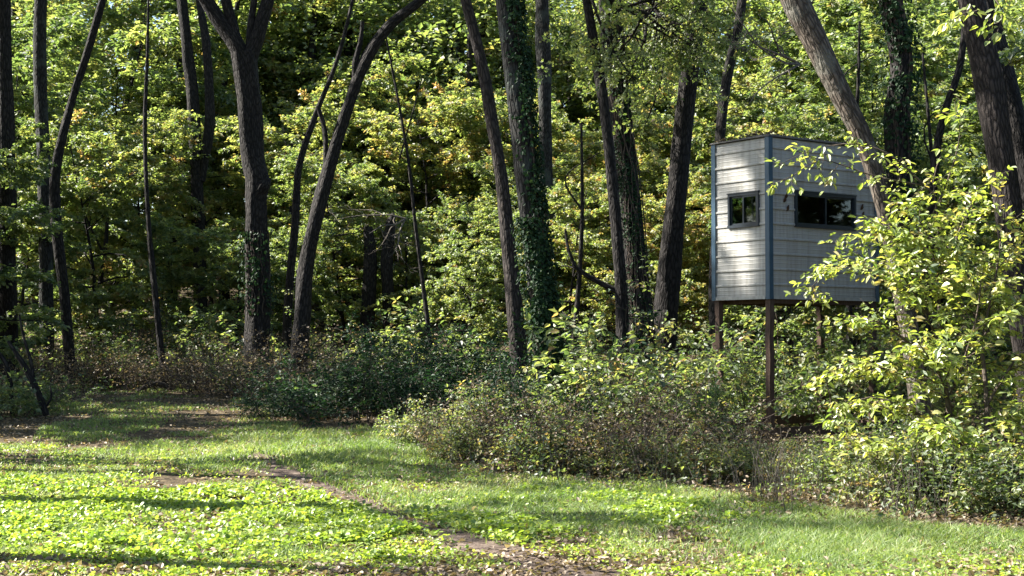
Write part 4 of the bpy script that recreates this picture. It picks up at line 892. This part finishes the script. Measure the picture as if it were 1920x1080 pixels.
# leafy spray hanging from the right-edge trunk, top right
w_, l_, r_ = grow(640, None, None, 0, 0, [dict(leaf=14), dict(n=8, t0=.2, ang=(35, 70), len=(.25, .45), seg=3, sides=3, r=.005, flat=True, leaf=18)], dict(tone=.6, tilt=.4, droop=.5),
      [[(*(at(1850, 30, 15.5) - at(1830, 90, 15.5)), .01), (*(at(1820, 20, 15.4) - at(1830, 90, 15.5)), .007), (*(at(1775, 45, 15.3) - at(1830, 90, 15.5)), .004)],
       [(*(at(1850, -20, 15.5) - at(1830, 90, 15.5)), .01), (*(at(1880, 20, 15.3) - at(1830, 90, 15.5)), .006), (*(at(1870, 60, 15.2) - at(1830, 90, 15.5)), .004)]])
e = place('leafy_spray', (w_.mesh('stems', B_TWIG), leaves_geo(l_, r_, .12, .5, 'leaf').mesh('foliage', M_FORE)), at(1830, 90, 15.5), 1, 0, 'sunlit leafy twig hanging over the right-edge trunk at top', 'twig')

# ------------------------------------------------------------------ ground cover of the clearing
def samples(n, seed, d0=9.0, d1=33.0, pw=1.0):
    r = np.random.default_rng(seed); D = d0 * (d1 / d0) ** (r.random(n) ** pw); x = r.uniform(-.42, .42, n) * D
    return x, D, r
def to_px(x, y):
    return 960 + FPX * x / y, 640 + (EYE - gz(x, y)) * FPX / y
# grass
x, y, r = samples(420000, 71)
px, py = to_px(x, y); dens = .65 + 1.8 * (vnoise(x, y * .5, .45, 41) * .5 + vnoise(x, y * .5, 1.3, 42) * .5 - .52)
lush = np.exp(-((px - 620) / 190) ** 2 - ((py - 850) / 40) ** 2) + np.exp(-((px - 1500) / 420) ** 2 - ((py - 1015) / 45) ** 2) + .7 * np.exp(-((px - 1150) / 300) ** 2 - ((py - 935) / 35) ** 2)
thin = .3 * sstep(1030, 1075, py) * (px < 1000) + .12 * (py < 800)
keep = in_poly(x, y, CLEAR) & (dens + .5 * lush - thin > r.uniform(.32, .85, len(x))) & (path_dist(x, y) > r.uniform(.5, 1.5, len(x)) + .4 * (vnoise(x, y, .3, 45) - .5))
x, y, lush, dens, py = x[keep], y[keep], lush[keep], dens[keep], py[keep]; n = len(x)
h = r.uniform(.5, 1.2, n) * (.05 + .07 * np.clip(lush, 0, 1) + .02 * dens); wd = .0035 * (y / 10) * r.uniform(.8, 1.5, n)
an = r.uniform(0, 6.28, n); base = np.stack((x, y, gz(x, y) - .005), -1); sd = np.stack((np.cos(an), np.sin(an), 0 * an), -1) * wd[:, None]
lean = np.stack((r.normal(0, .35, n), r.normal(0, .35, n), np.ones(n)), -1); mid = base + lean * (h * .55)[:, None]; lean2 = lean * np.array((1.9, 1.9, .85)); tip = base + lean2 * h[:, None]
V = np.stack((base - sd, base + sd, mid + sd * .7, tip, mid - sd * .7), 1).reshape(-1, 3); k5 = np.arange(n)[:, None] * 5
tone = np.clip(.42 + .35 * (vnoise(x, y, .9, 43) - .5) + r.normal(0, .16, n) + .15 * (1 - np.clip(lush, 0, 1)), 0, 1)
G = Geo(); G.add(V, k5 + np.array([[0, 1, 2, 4]]), tone); G.f.append(k5 + np.array([[4, 2, 3]])); G.t.append(tone); G.m.append(np.zeros(n, int))
tag(link('grass', G.mesh('grass', M_GRASS)), 'short bright grass growing over the clearing', 'grass', kind='stuff')
NGR = n
# clover and other broad-leaved plants
CL = [[ground_at(*q) for q in P_] for P_ in (((-150, 905), (300, 925), (560, 932), (700, 958), (830, 1000), (760, 1032), (400, 1032), (0, 1045), (-150, 1045)), ((740, 962), (900, 965), (985, 1000), (930, 1022), (850, 1000)), ((1120, 965), (1200, 950), (1300, 962), (1260, 990), (1150, 995)), ((960, 925), (1060, 920), (1090, 945), (990, 950)))]
x, y, r = samples(430000, 72, 9.0, 20.0)
ins = np.zeros(len(x), bool)
for q in CL: ins |= in_poly(x + (vnoise(x, y, .4, 51) - .5) * 1.1 + r.normal(0, .12, len(x)), y + (vnoise(x, y, .4, 52) - .5) * 1.6 + r.normal(0, .25, len(x)), q)
dn = vnoise(x, y, .45, 53) * .7 + vnoise(x, y, .15, 54) * .4
keep = in_poly(x, y, CLEAR) & (path_dist(x, y) > r.uniform(.6, 1.4, len(x))) & ((ins & (dn > r.uniform(.15, .8, len(x)))) | (~ins & (dn + .25 * sstep(1020, 1060, to_px(x, y)[1]) > r.uniform(.55, 1.2, len(x)))))
x, y, ins, dn = x[keep], y[keep], ins[keep], dn[keep]; n = len(x)
z = gz(x, y) + np.where(ins, r.uniform(.015, .045, n) + .09 * np.clip(dn - .3, 0, 1) * r.uniform(.3, 1.3, n), r.uniform(.01, .04, n))
ax = r.normal(0, 1, (n, 3)) * np.array((1, 1, .35)); L = np.where(ins, r.uniform(.028, .056, n), r.uniform(.02, .04, n))
G = Geo(); add_leaves(G, np.stack((x, y, z), -1), ax, np.array((0, 0, 1.)) + r.normal(0, .55, (n, 3)), L, L * .75, np.clip(np.where(ins, .55, .65) + r.normal(0, .2, n), 0, 1), 'round')
tag(link('clover', G.mesh('clover', M_CLOVER)), 'lush broad-leaved clover patches in the sunlit clearing', 'clover', kind='stuff')
NCL = n
# fallen leaves
x, y, r = samples(130000, 73, 9.0, 34.0)
dn = vnoise(x, y, .8, 61) * .6 + vnoise(x, y, .25, 62) * .5; pd = path_dist(x, y); ic = in_poly(x, y, CLEAR); px, py = to_px(x, y)
keep = (~ic & (dn > r.uniform(.2, .9, len(x)))) | (ic & (dn + .06 + .25 * sstep(1030, 1070, py) + .2 * (py < 790) - .08 * (pd < .9) > r.uniform(.42, 1.1, len(x))))
x, y, ic = x[keep], y[keep], ic[keep]; n = len(x)
G = Geo(); L = r.uniform(.5, 1.2, n) * .055
add_leaves(G, np.stack((x, y, gz(x, y) + r.uniform(.01, .045, n)), -1), r.normal(0, 1, (n, 3)) * np.array((1, 1, .3)), np.array((0, 0, 1.)) + r.normal(0, .45, (n, 3)), L, L * .7, np.clip(r.normal(.5, .25, n), 0, 1), 'leaf')
tag(link('fallen_leaves', G.mesh('fallen_leaves', M_DRY)), 'brown fallen leaves scattered over the ground', 'leaf litter', kind='stuff')
print('counts', NGR, NCL, n, 'tris', sum(sum(len(p.vertices) - 2 for p in me.polygons[:0]) + len(me.loops) - 2 * len(me.polygons) for me in bpy.data.meshes))
